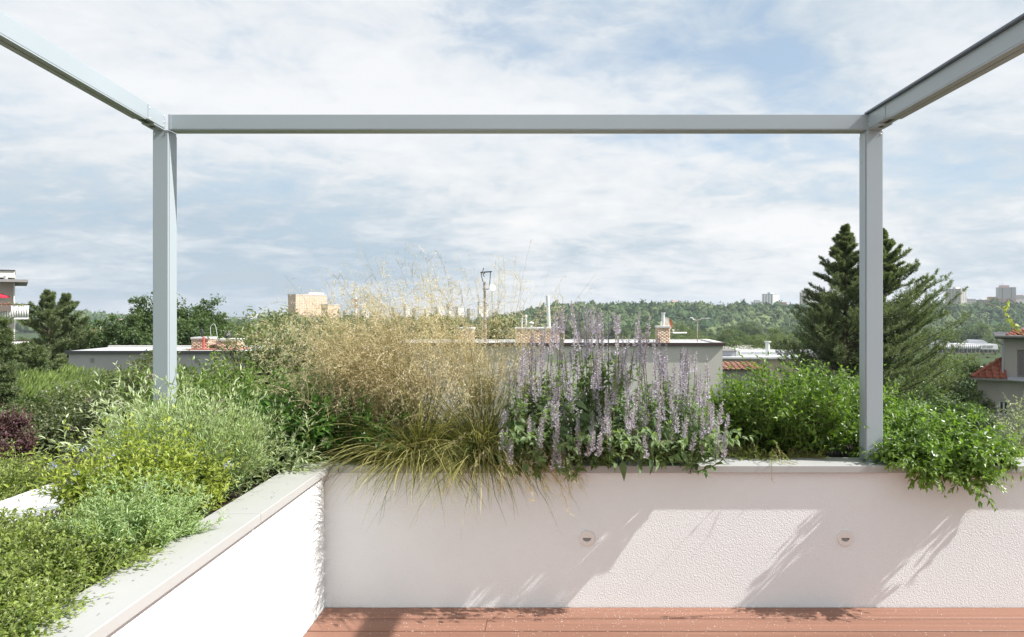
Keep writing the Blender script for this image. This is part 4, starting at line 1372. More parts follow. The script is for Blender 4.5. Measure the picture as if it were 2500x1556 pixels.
    tree_at(4, 1235, 790, 62, 2.6, 'green tree behind the straw plumes and the antenna mast', group=G)
    tree_at(4, 1060, 790, 66, 3.2, 'green tree half hidden by the straw plumes', group=G)

    # trees of the valley, in rows
    VG = 'pale trees in the valley'
    for i in range(64):
        yy = rng.uniform(170, 330)
        u = rng.uniform(1500, 2120) if i < 36 else rng.uniform(2120, 2440)
        v = rng.uniform(806, 845) - (yy - 250) * .06 if u < 2240 else rng.uniform(868, 885)
        if u > 2240:
            yy = rng.uniform(110, 200)
        k_ = int(rng.choice([3, 4, 3, 0])); tree_at(k_, u, v, yy, rng.uniform(3.2, 5.2) * yy / 250, f'{SIZE[k_]} valley tree {spot(u, M_R)}', 'valley_tree', VG)
    for u, v, yy, hw in ((2255, 862, 240, 5), (2285, 866, 230, 4.5), (2318, 863, 260, 5), (2350, 868, 240, 5), (2385, 864, 270, 5.5), (2418, 868, 250, 5), (2448, 862, 280, 6), (2300, 880, 150, 4), (2360, 882, 150, 4), (2410, 880, 160, 4)):
        k_ = int(rng.choice([0, 3, 2])); tree_at(k_, u, v, yy, hw, f'{SIZE[k_]} bush {spot(u, M_R)}', 'valley_bush', VG)
    VG2 = 'dark trees at the foot of the hill'
    for i in range(60):
        yy = rng.uniform(480, 700)
        u = rng.uniform(1250, 2480)
        k_ = int(rng.choice([0, 2, 1, 3])); tree_at(k_, u, rng.uniform(788, 812), yy, rng.uniform(7, 12), f'{SIZE[k_]} hill-foot tree {spot(u, M_R)}', 'valley_tree', VG2)
    VG3 = 'trees of the village on the left'
    for i in range(60):
        yy = rng.uniform(150, 420)
        u = rng.uniform(90, 720)
        k_ = int(rng.choice([0, 2, 1, 0, 3])); tree_at(k_, u, rng.uniform(795, 838) if u < 560 else rng.uniform(790, 830), yy, rng.uniform(3.0, 5.0) * yy / 200, f'{SIZE[k_]} village tree {spot(u, M_L)}', 'village_tree', VG3)
    VG4 = 'dark trees before the office blocks'
    for i in range(44):
        yy = rng.uniform(540, 660)
        u = rng.uniform(560, 900)
        k_ = int(rng.choice([0, 2, 1])); tree_at(k_, u, (782 if u < 640 else 768) + rng.uniform(0, 16), yy, rng.uniform(6, 10), f'{SIZE[k_]} dark tree of the belt {spot(u, M_C)}', 'belt_tree', VG4)
    for i in range(26):
        yy = rng.uniform(380, 560)
        u = rng.uniform(860, 1260)
        k_ = int(rng.choice([0, 2, 1])); tree_at(k_, u, rng.uniform(766, 800), yy, rng.uniform(6, 9), f'{SIZE[k_]} dark tree of the belt {spot(u, M_C)}', 'belt_tree', VG4)
    # flowering elder by the flat roofs
    ms = broad_tree_meshes(rng, 4.0, 2.2, 1.3, 70, 24, .22, .7, WHITEFL, T_LEAF, .1, .3, ragged=.2)
    for i, (u, v) in enumerate(((1775, 846), (1815, 842), (1845, 850), (1868, 852))):
        place_tree('elder_bush', ms, ('white blossoming elder bush behind the flat roof, leftmost', 'white blossoming elder bush right above the roof hatch', 'white blossoming elder bush between hatch and vent stack', 'small white blossoming elder bush close to the vent stack')[i], 'shrub',
                   (X(u, 75), 75, Z(v, 75) - 4.0 * .55), .55, 'white flowering elders', i * 1.3)


build_near_trees()


def forest_mass(name, label, xr, yr, n, seed, rad=(2.6, 7.4)):
    """a far wood that reads as one mass of crowns"""
    rng = R(seed)
    bm = bmesh.new()
    bmesh.ops.create_icosphere(bm, subdivisions=2, radius=1.0)
    base = np.array([v.co for v in bm.verts]); F_ = np.array([[v.index for v in f.verts] for f in bm.faces])
    bm.free()
    bm = bmesh.new()
    bmesh.ops.create_icosphere(bm, subdivisions=1, radius=1.0)
    base1 = np.array([v.co for v in bm.verts]); F1 = np.array([[v.index for v in f.verts] for f in bm.faces])
    bm.free()
    x = rng.uniform(*xr, n); y = yr[0] + (yr[1] - yr[0]) * rng.random(n)
    r = rng.uniform(*rad, n)
    z = height(x, y) + r * rng.uniform(.9, 1.5, n)
    tall = rng.random(n) < .12
    a = Acc()
    k = len(base1)
    disp = 1 + rng.normal(0, .20, (n, k, 1))
    sc = np.stack([r, r, r * np.where(tall, 1.7, 1.05)], 1)[:, None]
    V = base1[None] * disp * sc + np.stack([x, y, z], 1)[:, None]
    Fx = (F1[None] + (np.arange(n) * k)[:, None, None]).reshape(-1, 3)
    patch = .42 + .22 * np.sin(x / 31. + 1.3 * np.sin(y / 40.)) + .12 * np.sin(x / 11. + y / 17.)
    tone = np.clip(patch + rng.normal(0, .20, n) - .25 * tall, 0, 1)
    a.add(V.reshape(-1, 3), Fx, np.repeat(tone, k))
    # ragged leaf clumps on the crowns
    per = 26
    d = rdir(rng, n * per); d[:, 2] = np.abs(d[:, 2]) * .9 + .05; d = norm(d)
    c = np.repeat(np.stack([x, y, z], 1), per, 0); rr = np.repeat(sc[:, 0], per, 0)
    pos = c + d * rr * rng.uniform(.85, 1.12, (n * per, 1))
    leaves(a, pos, norm(d + rdir(rng, n * per) * 1.1), d + rdir(rng, n * per) * .5, np.repeat(r, per) * rng.uniform(.25, .5, n * per), np.repeat(r, per) * .28, T_DIA, np.clip(np.repeat(tone, per) + rng.normal(0.03, .16, n * per), 0, 1))
    o = a.build(name, L_FOREST)
    tag(o, label, 'forest', kind='stuff')


forest_mass('forest', 'wooded hillside across the horizon on the right', (-170, 820), (815, 1110), 5600, 301)
forest_mass('forest', 'wooded hill at the far left behind the pine', (-1420, -760), (1230, 1560), 2600, 302)
forest_mass('forest', 'dark woods on the plain between the far blocks', (-760, -120), (1000, 1180), 900, 303, (4, 8))

# ------------------------------------------------------------------ neighbouring houses
def brick_mesh():
    if 'me' not in MATS:
        me = Acc().box(-.119, .119, -.008, .012, -.0315, .0315).mesh('brick')
        me.materials.append(BRICK)
        MATS['me'] = me
    return MATS['me']


def chimney(parent, x0, x1, y0, y1, z0, courses, label=None, cap=.10, flues=(), white_top=1):
    """brick chimney: mortar core with the bricks laid on it one by one"""
    h = courses * .0745
    zt = z0 + h
    ch = Acc().box(x0 + .012, x1 - .012, y0 + .012, y1 - .012, z0 - .3, zt + .002).build('chimney', MORTAR, parent)
    if label: ch['label'] = label
    bm_ = brick_mesh()
    for c in range(courses):
        z = z0 + (c + .5) * .0745
        off = .125 * (c % 2)
        for (a0, a1, face) in ((x0, x1, 'f'), (y0, y1, 'l'), (y0, y1, 'r')):
            L = a1 - a0
            n = max(1, int(round(L / .25)))
            w = L / n
            edges = [0] + [w * k + (w / 2 if c % 2 else w) for k in range(n)]
            edges = sorted(set([round(min(e, L), 4) for e in edges] + [L]))
            for e0, e1 in zip(edges[:-1], edges[1:]):
                if e1 - e0 < .05:
                    continue
                m = (e0 + e1) / 2; s = (e1 - e0 - .012) / .238
                if face == 'f':
                    M = Matrix.Translation((x0 + m, y0 + .008, z)) @ Matrix.Diagonal((s, 1, 1, 1))
                elif face == 'l':
                    M = Matrix.Translation((x0 + .008, y0 + m, z)) @ Matrix.Rotation(-math.pi / 2, 4, 'Z') @ Matrix.Diagonal((s, 1, 1, 1))
                else:
                    M = Matrix.Translation((x1 - .008, y0 + m, z)) @ Matrix.Rotation(math.pi / 2, 4, 'Z') @ Matrix.Diagonal((s, 1, 1, 1))
                inst('brick', bm_, ch, M)
    Acc().box(x0 - .03, x1 + .03, y0 - .03, y1 + .03, zt + .004, zt + cap).build('chimney_cap', CONC, ch, bevel=.01)
    return ch, zt + cap


def flue(parent, x, y, z0, z1, r, m=None, cap='tube'):
    m = m or GALV
    a = Acc().tube([[x, y, z0], [x, y, z1]], r, 10)
    if cap == 'collar':
        a.tube([[x, y, z1 - .02], [x, y, z1 + .03]], r * 1.35, 10)
    if cap == 'ball':
        a.tube([[x, y, z1 + d] for d in (0, .04, .09, .13, .15)], [r * 1.1, r * 1.35, r * 1.35, r * .9, r * .3], 10)
    if cap == 'mushroom':
        a.tube([[x, y, z1 + .10], [x, y, z1 + .13], [x, y, z1 + .20]], [r * 3, r * 2.8, r * .3], 12)
        for k in (-1, 1):
            a.tube([[x + k * r * .8, y, z1 - .02], [x + k * r * .8, y, z1 + .11]], r * .15, 4)
    return a.build('flue_pipe', m, parent, smooth=False)


def window(parent, x0, x1, z0, z1, y, frame=FRAMEW, mull=1, sill=True, depth=.12):
    f = Acc()
    b = .07
    f.box(x0, x1, y - .02, y + .03, z1 - b, z1); f.box(x0, x1, y - .02, y + .03, z0, z0 + b)
    f.box(x0, x0 + b, y - .0195, y + .0295, z0 + b, z1 - b); f.box(x1 - b, x1, y - .0195, y + .0295, z0 + b, z1 - b)
    for k in range(mull):
        xm = x0 + (x1 - x0) * (k + 1) / (mull + 1)
        f.box(xm - .035, xm + .035, y - .0185, y + .0285, z0 + b, z1 - b)
    w = f.build('window', frame, parent)
    Acc().box(x0 + b * .5, x1 - b * .5, y + .004, y + .012, z0 + b * .5, z1 - b * .5).build('pane', GLASS, w)
    if sill:
        Acc().box(x0 - .08, x1 + .08, y - .10, y + .02, z0 - .07, z0 - .004).build('sill', FRAMEW, w)
    return w


def build_houses():
    g = -7.5
    y = 36.0
    # ---- middle block
    x0, x1 = X(955, y), X(1764, y)
    zr = Z(838, y)
    h = thing('grey_house', 'long flat-roofed pale grey house behind the grasses and the hyssop, brown roof edge', 'house', ((x0 + x1) / 2, y, g))
    wx0, wx1 = X(1141, y), X(1208, y)
    wz0, wz1 = Z(993, y), Z(920, y)
    a = Acc()
    zw = zr - .10
    a.box(x0, wx0, y, y + 3.4, g, zw); a.box(wx1, x1, y, y + 3.4, g, zw)
    a.box(wx0, wx1, y + .0005, y + 3.4, wz1, zw - .0005); a.box(wx0, wx1, y + .0005, y + 3.4, g, wz0)
    a.box(wx0, wx1, y + .5, y + 3.4, wz0, wz1)
    a.build('wall', CREAMWALL, h)
    window(h, wx0, wx1, wz0, wz1, y + .12)
    a = Acc()
    a.box(x0 - .10, x1 + .12, y - .14, y - .02, zw - .03, zr + .02)
    a.box(x1 + .02, x1 + .14, y - .019, y + 3.5, zw - .031, zr + .019)
    a.build('fascia', FASCIA, h)
    Acc().box(x0 - .08, x1 + .018, y - .018, y + 3.5, zw + .002, zr - .02).build('roof', ROOFGREY, h)
    a = Acc()
    a.box(x0, x1 - .4, y + 3.2, y + 3.48, zr - .018, zr + .03)
    a.box(x1 - .38, x1 + .016, y - .01, y + 3.49, zr - .018, zr + .045)
    a.build('roof_upstand', CONC, h)
    yc = y + .9
    c, zt = chimney(h, X(1258, yc), X(1378, yc), yc, yc + .7, zr - .03, 9, 'wide brick chimney with two pale pipes and a mushroom vent')
    for u, v, cap in ((1274, 778, 'collar'), (1284, 776, 'ball')):
        flue(c, X(u, yc + .3), yc + .3, zt, Z(v, yc), .055, cap=cap)
    flue(c, X(1297, yc + .3), yc + .3, zt, Z(795, yc), .05, cap='mushroom')
    c, zt = chimney(h, X(1604, yc), X(1636, yc), yc, yc + .6, zr - .03, 10, 'narrow brick chimney in front of the rusty dish')
    flue(c, X(1619, yc + .3), yc + .3, zt, Z(765, yc), .085, cap='collar')
    c, zt = chimney(h, X(1118, yc), X(1156, yc), yc, yc + .6, zr - .03, 9, 'brick chimney half hidden by straw plumes')
    a = Acc(); a.tube([[X(1343, yc), yc + .9, zr - .2], [X(1336, yc), yc + .9, Z(722, yc + .9)]], .095, 10)
    a.build('flue_pipe', GALV, h)
    # ---- left block
    xa, xb = X(168, y), x0 - .12
    zl = Z(858, y)
    h2 = thing('grey_house', 'low flat-roofed grey house on the left with two brick chimneys', 'house', ((xa + xb) / 2, y, g))
    Acc().box(xa, xb, y + .0, y + 3.4, g, zl - .12).build('wall', GREYWALL, h2)
    Acc().box(xa - .12, xb, y - .16, y - .02, zl - .10, zl + .03).build('fascia', FASCIA_D, h2)
    a = Acc(); a.box(xa - .1, xb, y - .018, y + 3.6, zl - .115, zl + .012); a.build('roof', ROOFGREY, h2)
    Acc().box(xa - .1, xb, y + 3.3, y + 3.58, zl + .014, zl + .10).build('roof_upstand', CONC, h2)
    yc = y + 1.0
    c, zt = chimney(h2, X(467, yc), X(510, yc), yc, yc + .8, zl + .02, 7, 'brick chimney with a red pipe in front')
    a = Acc(); a.tube([[X(500, yc), yc - .12, zl], [X(500, yc), yc - .12, Z(823, yc)]], .055, 10); a.tube([[X(500, yc), yc - .12, zl], [X(500, yc), yc - .12, zl + .12]], [.12, .055], 10); a.build('vent_pipe', RED, h2)
    a = Acc(); a.tube([[X(484, yc), yc + .4, zt], [X(484, yc), yc + .4, zt + .18], [X(484, yc), yc + .4, zt + .22], [X(484, yc), yc + .4, zt + .34], [X(484, yc), yc + .4, zt + .40]], [.05, .05, .09, .07, .03], 10); a.build('chimney_cowl', BLACKM, c)
    c, zt = chimney(h2, X(527, yc), X(581, yc), yc, yc + .8, zl + .02, 6, 'wider brick chimney with a black cowl')
    a = Acc(); a.tube([[X(548, yc), yc + .4, zt], [X(548, yc), yc + .4, zt + .12], [X(548, yc), yc + .4, zt + .16], [X(548, yc), yc + .4, zt + .42]], [.13, .12, .16, .03], 10); a.build('chimney_cowl', BLACKM, c)
    Acc().box(X(462, yc), X(588, yc), yc - .32, yc + 1.1, zl + .013, zl + .075).build('red_flashing', REDSHEET, h2, bevel=.01)
    # wire loop between the chimneys
    a = Acc()
    P = np.array([[X(u, yc), yc + .3, Z(v, yc)] for u, v in ((508, 820), (507, 800), (512, 793), (518, 793), (522, 810), (526, 836))])
    a.tube(np.array([cat_rom(P, q) for q in np.linspace(0, 1, 16)]), .012, 5); a.build('wire_loop', GALV, h2)
    for u, v, wd in ((225, 880, 8), (481, 880, 10)):
        f = Acc(); f.box(X(u - wd / 2, y), X(u + wd / 2, y), y - .03, y - .004, Z(v + wd * .6, y), Z(v - wd * .6, y)); f.build('wall_grille', mat_slot(), h2)
    # canopy left of the wall
    t = thing('canopy_roof', 'thin flat canopy sticking out left of the grey house', 'canopy', (X(150, y), y + 1.5, g))
    Acc().box(X(125, y), xa - .13, y + .6, y + 3.0, Z(908, y), Z(904, y)).build('roof_plate', CONC, t)
    for px_ in (X(128, y), X(150, y)):
        a = Acc(); a.tube([[px_, y + .8, g], [px_, y + .8, Z(908, y)]], .05, 6); a.build('post', GREYPANEL, t)

    # ---- rooftop aerials
    ym = y + 1.6
    t = thing('antenna_mast', 'rusty antenna mast with curved bracket on the grey house roof, left of the hyssop', 'antenna', (X(1184, ym), ym, zr))
    P = lambda u, v: [X(u, ym), ym, Z(v, ym)]
    a = Acc(); a.tube([P(1186, 838), P(1184, 760), P(1182.5, 690)], [.075, .065, .055], 8); a.tube([P(1180.5, 690), P(1185.5, 690)], .05, 6); a.build('mast', RUSTMAST, t)
    a = Acc()
    a.tube([P(1184, 692), P(1178, 686), P(1175.5, 672), P(1174.5, 664)], .022, 6)
    a.tube([P(1178, 706), P(1192, 706.5), P(1195.5, 702), P(1196, 688), P(1197.5, 665)], .022, 6)
    a.build('bracket', BLACKM, t)
    a = Acc(); a.tube([P(1173, 665.5), P(1186, 664.5), P(1201, 663.5)], .035, 6)
    for u in (1186, 1190, 1194, 1198):
        a.tube([[X(u, ym), ym - .25, Z(664, ym)], [X(u, ym), ym + .25, Z(664, ym)]], .012, 4)
    a.tube([P(1181, 654), P(1178, 665)], .018, 5); a.tube([P(1177, 666), P(1183, 677)], .018, 5)
    a.tube([P(1180, 667), P(1183, 668)], .05, 6)
    a.build('yagi_aerial', BLACKM, t)
    a = Acc()
    dish(a, np.array(P(1202.5, 702)), np.array([.55, -.8, .15]), .19, .05)
    a.build('satellite_dish', WHITE, t, smooth=False)
    a = Acc(); a.tube([P(1201, 711), P(1202.5, 770)], .010, 4); a.build('cable', BLACKM, t)

    t = thing('satellite_dish', 'round satellite dish streaked with rust behind the narrow chimney', 'satellite dish', (X(1630, ym), ym, zr))
    a = Acc(); dish(a, np.array([X(1628, ym), ym + .2, Z(792, ym)]), np.array([.25, -.95, .12]), .335, .07); a.build('reflector', RUSTDISH, t, smooth=False)
    a = Acc(); a.tube([[X(1628, ym), ym + .3, zr - .1], [X(1628, ym), ym + .3, Z(792, ym)]], .03, 6); a.build('stand', GALV, t)
    a = Acc(); a.tube([[X(1637, ym), ym + .2, Z(812, ym)], [X(1643, ym), ym, Z(812, ym)], [X(1645, ym), ym - .1, Z(806, ym)], [X(1640, ym), ym - .1, Z(806, ym)]], .022, 6)
    a.tube([[X(1643, ym), ym - .1, Z(813, ym)], [X(1676, ym), ym - .1, Z(812.5, ym)]], .04, 6); a.build('feed_arm', WHITE, t)

    t = thing('tv_antenna', 'thin roof antenna with a horizontal aerial, right end of the grey house', 'antenna', (X(1702, ym), ym, zr))
    P = lambda u, v: [X(u, ym), ym, Z(v, ym)]
    a = Acc(); a.tube([P(1702.5, 838), P(1702.5, 773)], .024, 6); a.build('mast', RUSTMAST, t)
    a = Acc(); a.tube([P(1690, 777), P(1694, 781), P(1702, 782), P(1709, 781), P(1712, 777)], .014, 5)
    a.tube([P(1685, 776), P(1692, 776)], .022, 5); a.tube([P(1711, 777.5), P(1734, 777)], .016, 5)
    for u in (1686, 1690, 1714, 1718, 1722, 1727, 1732):
        a.tube([[X(u, ym), ym - .22, Z(777, ym)], [X(u, ym), ym + .22, Z(777, ym)]], .010, 4)
    a.build('aerial', GALV, t)

    # ---- low flat roofs to the right of it
    y2 = 55.0
    xa, xb = X(1740, y2), X(2060, y2)
    zr2 = Z(876, y2)
    h3 = thing('flat_roofed_house', 'low ochre house with light flat roofs between the grey house and the pine', 'house', ((xa + xb) / 2, y2, g))
    Acc().box(xa, xb, y2, y2 + 7, g, zr2 - .02).build('wall', mat('ochre_render', (.50, .43, .34), .9, .1, var=(.5, .08)), h3)
    a = Acc(); a.box(xa - .1, xb + .1, y2 - .25, y2 - .002, zr2 - .015, zr2 + .12); a.box(xa - .1, xb + .1, y2, y2 + 7.2, zr2 - .018, zr2 + .08); a.build('roof', ROOFGREY, h3)
    Acc().box(X(1800, y2), xb, y2 + 3.5, y2 + 6.9, zr2 + .085, Z(867, y2)).build('upper_roof', ROOFGREY, h3)
    a = Acc(); a.box(X(1776, y2), X(1806, y2), y2 + 1.4, y2 + 3.2, zr2 + .084, Z(861, y2)); a.build('roof_hatch', GREYPANEL, h3)
    a = Acc(); a.box(X(1775, y2), X(1808, y2), y2 + 1.2, y2 + 3.3, Z(861, y2) + .004, Z(858.5, y2)); a.build('hatch_lid', FRAMEB, h3)
    Acc().box(X(1808, y2), X(1822, y2), y2 + 1.5, y2 + 3.0, zr2 + .086, Z(856, y2)).build('roof_box', PALE, h3, bevel=.04)
    a = Acc(); a.tube([[X(1893, y2), y2 + 2, zr2 + .05], [X(1893, y2), y2 + 2, Z(838, y2)]], .17, 10); a.tube([[X(1893, y2), y2 + 2, Z(839, y2)], [X(1893, y2), y2 + 2, Z(836.5, y2)]], .26, 10); a.build('vent_stack', GALV, h3)
    w = Acc().box(X(1848, y2), X(1854, y2), y2 - .02, y2 + .05, Z(889, y2), Z(883, y2)).build('window', WINDARK, h3)
    # tiled lean-to roof in front
    t = thing('tiled_shed', 'brown tiled shed roof below the ochre house', 'shed', (X(1800, 50), 50, g))
    xs0, xs1 = X(1752, 50), X(1850, 50)
    Acc().box(xs0, xs1, 49.4, 51.0, g, Z(905, 49)).build('wall', HOUSEWALL, t)
    rf = roof_plane((xs0 - .1, 49.1, Z(902, 49.1)), (xs1 + .1, 49.1, Z(902, 49.1)), (xs1 + .1, 51.0, Z(884, 51)), (xs0 - .1, 51.0, Z(884, 51)), t, mat('brown_tile', (.24, .12, .085), .85, .15, obj_random=(.33, .19, .14)), .36, .36)

    # ---- tiled house on the right
    y3 = 36.0
    t = thing('tiled_house', 'aged grey house with clay tiled roofs at the right edge, behind the vine shoot', 'house', (X(2386, y3), y3, g))
    H = lambda u, _=0: X(2386, y3) + (u - 2386) / 58.0
    xl, xu, xr = H(2386, y3), H(2451, y3), H(2386, y3) + 8.0
    ze, zu = Z(922, y3), Z(826, y3)
    lx0, lx1, lz0, lz1 = H(2438, y3), H(2462, y3), Z(1010, y3), Z(976, y3)
    a = Acc()
    a.box(xl, lx0, y3, y3 + 8, g, ze); a.box(lx1, xr, y3, y3 + 8, g, ze)
    a.box(lx0, lx1, y3 + .0005, y3 + 8, lz1, ze - .0005); a.box(lx0, lx1, y3 + .0005, y3 + 8, g, lz0); a.box(lx0, lx1, y3 + .45, y3 + 8, lz0, lz1)
    a.build('wall', HOUSEWALL, t)
    window(t, lx0, lx1, lz0, lz1, y3 + .14, FRAMEW, 1, False)
    ux0, ux1, uz0, uz1 = H(2482, y3), H(2530, y3), Z(917, y3), Z(852, y3)
    a = Acc()
    yu = y3 + .10
    a.box(xu, ux0, yu, y3 + 7, ze + .002, zu); a.box(ux1, xr, yu, y3 + 7, ze + .002, zu)
    a.box(ux0, ux1, yu + .0005, y3 + 7, uz1, zu - .0005); a.box(ux0, ux1, yu + .0005, y3 + 7, ze + .002, uz0); a.box(ux0, ux1, yu + .4, y3 + 7, uz0, uz1)
    a.build('upper_wall', HOUSEWALL, t)
    window(t, ux0, ux1, uz0, uz1, yu + .12, FRAMEB, 1, True)
    # lean-to hip of tiles
    rf = roof_plane((xl - .25, y3 - .45, ze + .02), (xu + .10, y3 - .45, ze + .02), (xu + .10, y3 + .85, Z(879, y3)), (xu - .12, y3 + .85, Z(879, y3)), t, TILE, .30, .26)
    a = Acc()
    P = np.array([[xl - .25, y3 - .45, ze + .07], [xu - .12, y3 + .85, Z(879, y3) + .06]])
    for k in range(6):
        p = P[0] + (P[1] - P[0]) * k / 6; q = P[0] + (P[1] - P[0]) * (k + 1.1) / 6
        a = Acc(); a.tube([p, q], [.075, .06], 6); a.build('ridge_tile', TILE, rf)
    a = Acc(); a.box(xl - .3, xu + .12, y3 - .56, y3 - .46, ze - .07, ze + .03); a.box(xl - .3, xu + .12, y3 - .455, y3 - .003, ze - .065, ze - .035)
    a.build('eaves_gutter', FRAMEB, t)
    a = Acc()
    Vb = np.array([[xu + .125, y3 - .55, ze + .03], [xr, y3 - .55, ze - .25], [xr, y3 + .097, ze - .05], [xu + .125, y3 + .097, ze + .12]])
    a.add(np.concatenate([Vb, Vb - [0, 0, .06]]), [[0, 1, 2, 3], [7, 6, 5, 4], [0, 4, 5, 1]]); a.build('sheet_ledge', GREYPANEL, t)
    a = Acc(); a.box(xu - .38, xr, y3 - .45, y3 + 7.4, zu + .01, zu + .10); a.build('upper_eaves', FASCIA_D, t)
    a = Acc(); a.tube([[xu - .36, y3 - .5, zu + .12], [xr, y3 - .5, zu + .12]], .075, 8); a.build('gutter', FRAMEB, t)
    a = Acc(); a.tube([[xu - .30, y3 - .5, zu + .06], [xu - .30, y3 - .35, zu - .12], [xu - .06, y3 - .02, zu - .3], [xu - .06, y3 - .02, ze + .25], [xu + .02, y3 - .02, ze + .12]], .045, 7); a.build('downpipe', GREYPANEL, t)
    roof_plane((xu + .05, y3 - .5, zu + .14), (xr, y3 - .5, zu + .14), (xr, y3 + 3.2, zu + 1.0), (xu + 1.6, y3 + 3.2, zu + 1.0), t, TILE, .30, .30, maxn=80)
    t.rotation_euler.z = math.radians(-30)     # its left end wall lies along the line of sight

    # ---- balcony block at the left edge
    y4 = 45.0
    t = thing('balcony_block', 'apartment block with white slatted balconies at the left edge', 'apartment block', (X(35, y4), y4, g))
    xr = X(35, y4)
    B = lambda u, _=0: xr + (u - 35) / 49.0
    xl, xb = xr - 8.0, B(69)
    Acc().box(xl, xr, y4, y4 + 9, g, Z(690, y4)).build('wall', CREAMWALL, t)
    Acc().box(xl, B(36, y4), y4 + 1.2, y4 + 8, Z(690, y4) + .33, Z(660, y4)).build('penthouse', CREAMWALL, t)
    Acc().box(xl, B(37, y4), y4 + 1.1, y4 + 8.1, Z(660, y4) + .003, Z(657.5, y4)).build('penthouse_roof', FASCIA_D, t)
    Acc().box(xl, B(68, y4), y4 - 1.5, y4 + 9, Z(690.5, y4) + .004, Z(684, y4)).build('roof_slab', mat('eaves_grey', (.26, .25, .245), .8, .2), t)
    a = Acc(); a.tube([[B(14, y4), y4 + .9, Z(686, y4)], [B(14, y4), y4 + .9, Z(673, y4)]], .11, 8); a.build('roof_vent', GREYPANEL, t)
    for (vt, vb, lab) in ((743, 779, 'upper balcony with flower boxes'), (829, 862, 'lower balcony behind the spruce')):
        zt, zb = Z(vt, y4), Z(vb, y4)
        b = Acc().box(xl, xb, y4 - 1.35, y4 - .003, zb, zb + .14).build('balcony', WHITE, t)
        b['label'] = lab
        Acc().box(xl, xb + .02, y4 - 1.42, y4 - 1.36, zt - .06, zt).build('rail', FASCIA, b)
        Acc().box(xb - .04, xb + .02, y4 - 1.355, y4 - .01, zt - .06, zt).build('rail', FASCIA, b)
        me = Acc().box(-.055, .055, -.015, .015, zb + .145, zt - .065).mesh('slat'); me.materials.append(WHITE)
        k = 0
        xx = xb - .06
        while xx > xl + .1:
            inst('slat', me, b, Matrix.Translation((xx, y4 - 1.38, 0))); xx -= .125
        yy = y4 - 1.30
        while yy < y4 - .05:
            inst('slat', me, b, Matrix.Translation((xb - .01, yy, 0)) @ Matrix.Rotation(math.pi / 2, 4, 'Z')); yy += .125
        if vt < 800:
            f = Acc(); f.box(xl, B(28, y4), y4 - 1.66, y4 - 1.43, zt - .42, zt - .10); f.build('flower_box', TIMBER, b)
            rng = R(8)
            fl = Acc(); n = 420
            pos = np.stack([rng.uniform(xl + 1, B(60, y4), n), y4 - 1.5 + rng.normal(0, .08, n), zt + np.abs(rng.normal(0, .10, n)) - .1], 1)
            leaves(fl, pos, rdir(rng, n) + [0, 0, .6], rdir(rng, n), .10, .05, T_LEAF, rng.random(n)); fl.build('balcony_plants', L_LIME, b, kind='stuff')
            fl = Acc(); n = 160
            pos = np.stack([rng.uniform(xl + 1, B(24, y4), n), y4 - 1.56 + rng.normal(0, .06, n), zt - .05 + rng.normal(0, .09, n)], 1)
            leaves(fl, pos, rdir(rng, n), rdir(rng, n), .08, .07, T_DIA, .5); fl.build('balcony_flowers', CANVAS, b, kind='stuff')
    Acc().box(B(33.5, y4), B(36.0, y4), y4 - .9, y4 - .004, Z(741, y4), Z(691, y4)).build('party_wall', WHITE, t)
    Acc().box(B(33.5, y4), B(36.0, y4), y4 - .9, y4 - .004, Z(828, y4), Z(780, y4)).build('party_wall', WHITE, t)
    AZ = math.radians(36)          # the block is turned, its end wall lies along the line of sight
    t.rotation_euler.z = AZ
    t = thing('parasol', 'red parasol open on the upper balcony at the left edge', 'parasol', (B(-12, y4), y4 - .75, Z(779, y4) + .14))
    cx, cz = B(-14, y4), Z(712, y4)
    a = Acc(); n = 8
    th = np.arange(n) / n * 2 * math.pi
    ring = np.stack([cx + np.cos(th) * .78, y4 - .75 + np.sin(th) * .6, np.full(n, cz - .30)], 1)
    V = np.concatenate([[[cx, y4 - .75, cz]], ring, ring - [0, 0, .10]])
    a.add(V, [[0, 1 + k, 1 + (k + 1) % n] for k in range(n)]); a.Fs.append(np.array([[1 + k, 1 + n + k, 1 + n + (k + 1) % n, 1 + (k + 1) % n] for k in range(n)]))
    a.build('canopy', CANVAS, t)
    a = Acc(); a.tube([[cx, y4 - .75, Z(779, y4) + .14], [cx, y4 - .75, cz + .05]], .02, 6); a.build('pole', GALV, t)
    Rm = Matrix.Rotation(AZ, 3, 'Z')
    piv = Vector((xr, y4, 0))
    t.location = Rm @ (t.location - piv) + piv
    t.rotation_euler.z = AZ


def dish(acc, c, d, r, depth):
    d = d / np.linalg.norm(d)
    A = np.cross(d, [0, 0, 1.0]); A /= np.linalg.norm(A); B = np.cross(A, d)
    n, k = 24, 5
    th = np.arange(n) / n * 2 * math.pi
    V = []
    for s, off in ((1, 0.0), (-1, -.012)):
        for i in range(1, k + 1):
            f = i / k
            V.append(c + d * (depth * f * f + off) + (A * np.cos(th)[:, None] + B * np.sin(th)[:, None]) * r * f)
    V = np.concatenate(V + [[c, c + d * -.012]])
    q = []
    for s in (0, 1):
        for i in range(k - 1):
            b = (s * k + i) * n
            for j in range(n):
                q.append([b + j, b + (j + 1) % n, b + n + (j + 1) % n, b + n + j])
    for j in range(n):
        q.append([(k - 1) * n + j, (k - 1) * n + (j + 1) % n, (2 * k - 1) * n + (j + 1) % n, (2 * k - 1) * n + j])
    acc.add(V, q)
    acc.Fs.append(np.array([[2 * k * n, j, (j + 1) % n] for j in range(n)] + [[2 * k * n + 1, k * n + (j + 1) % n, k * n + j] for j in range(n)]))


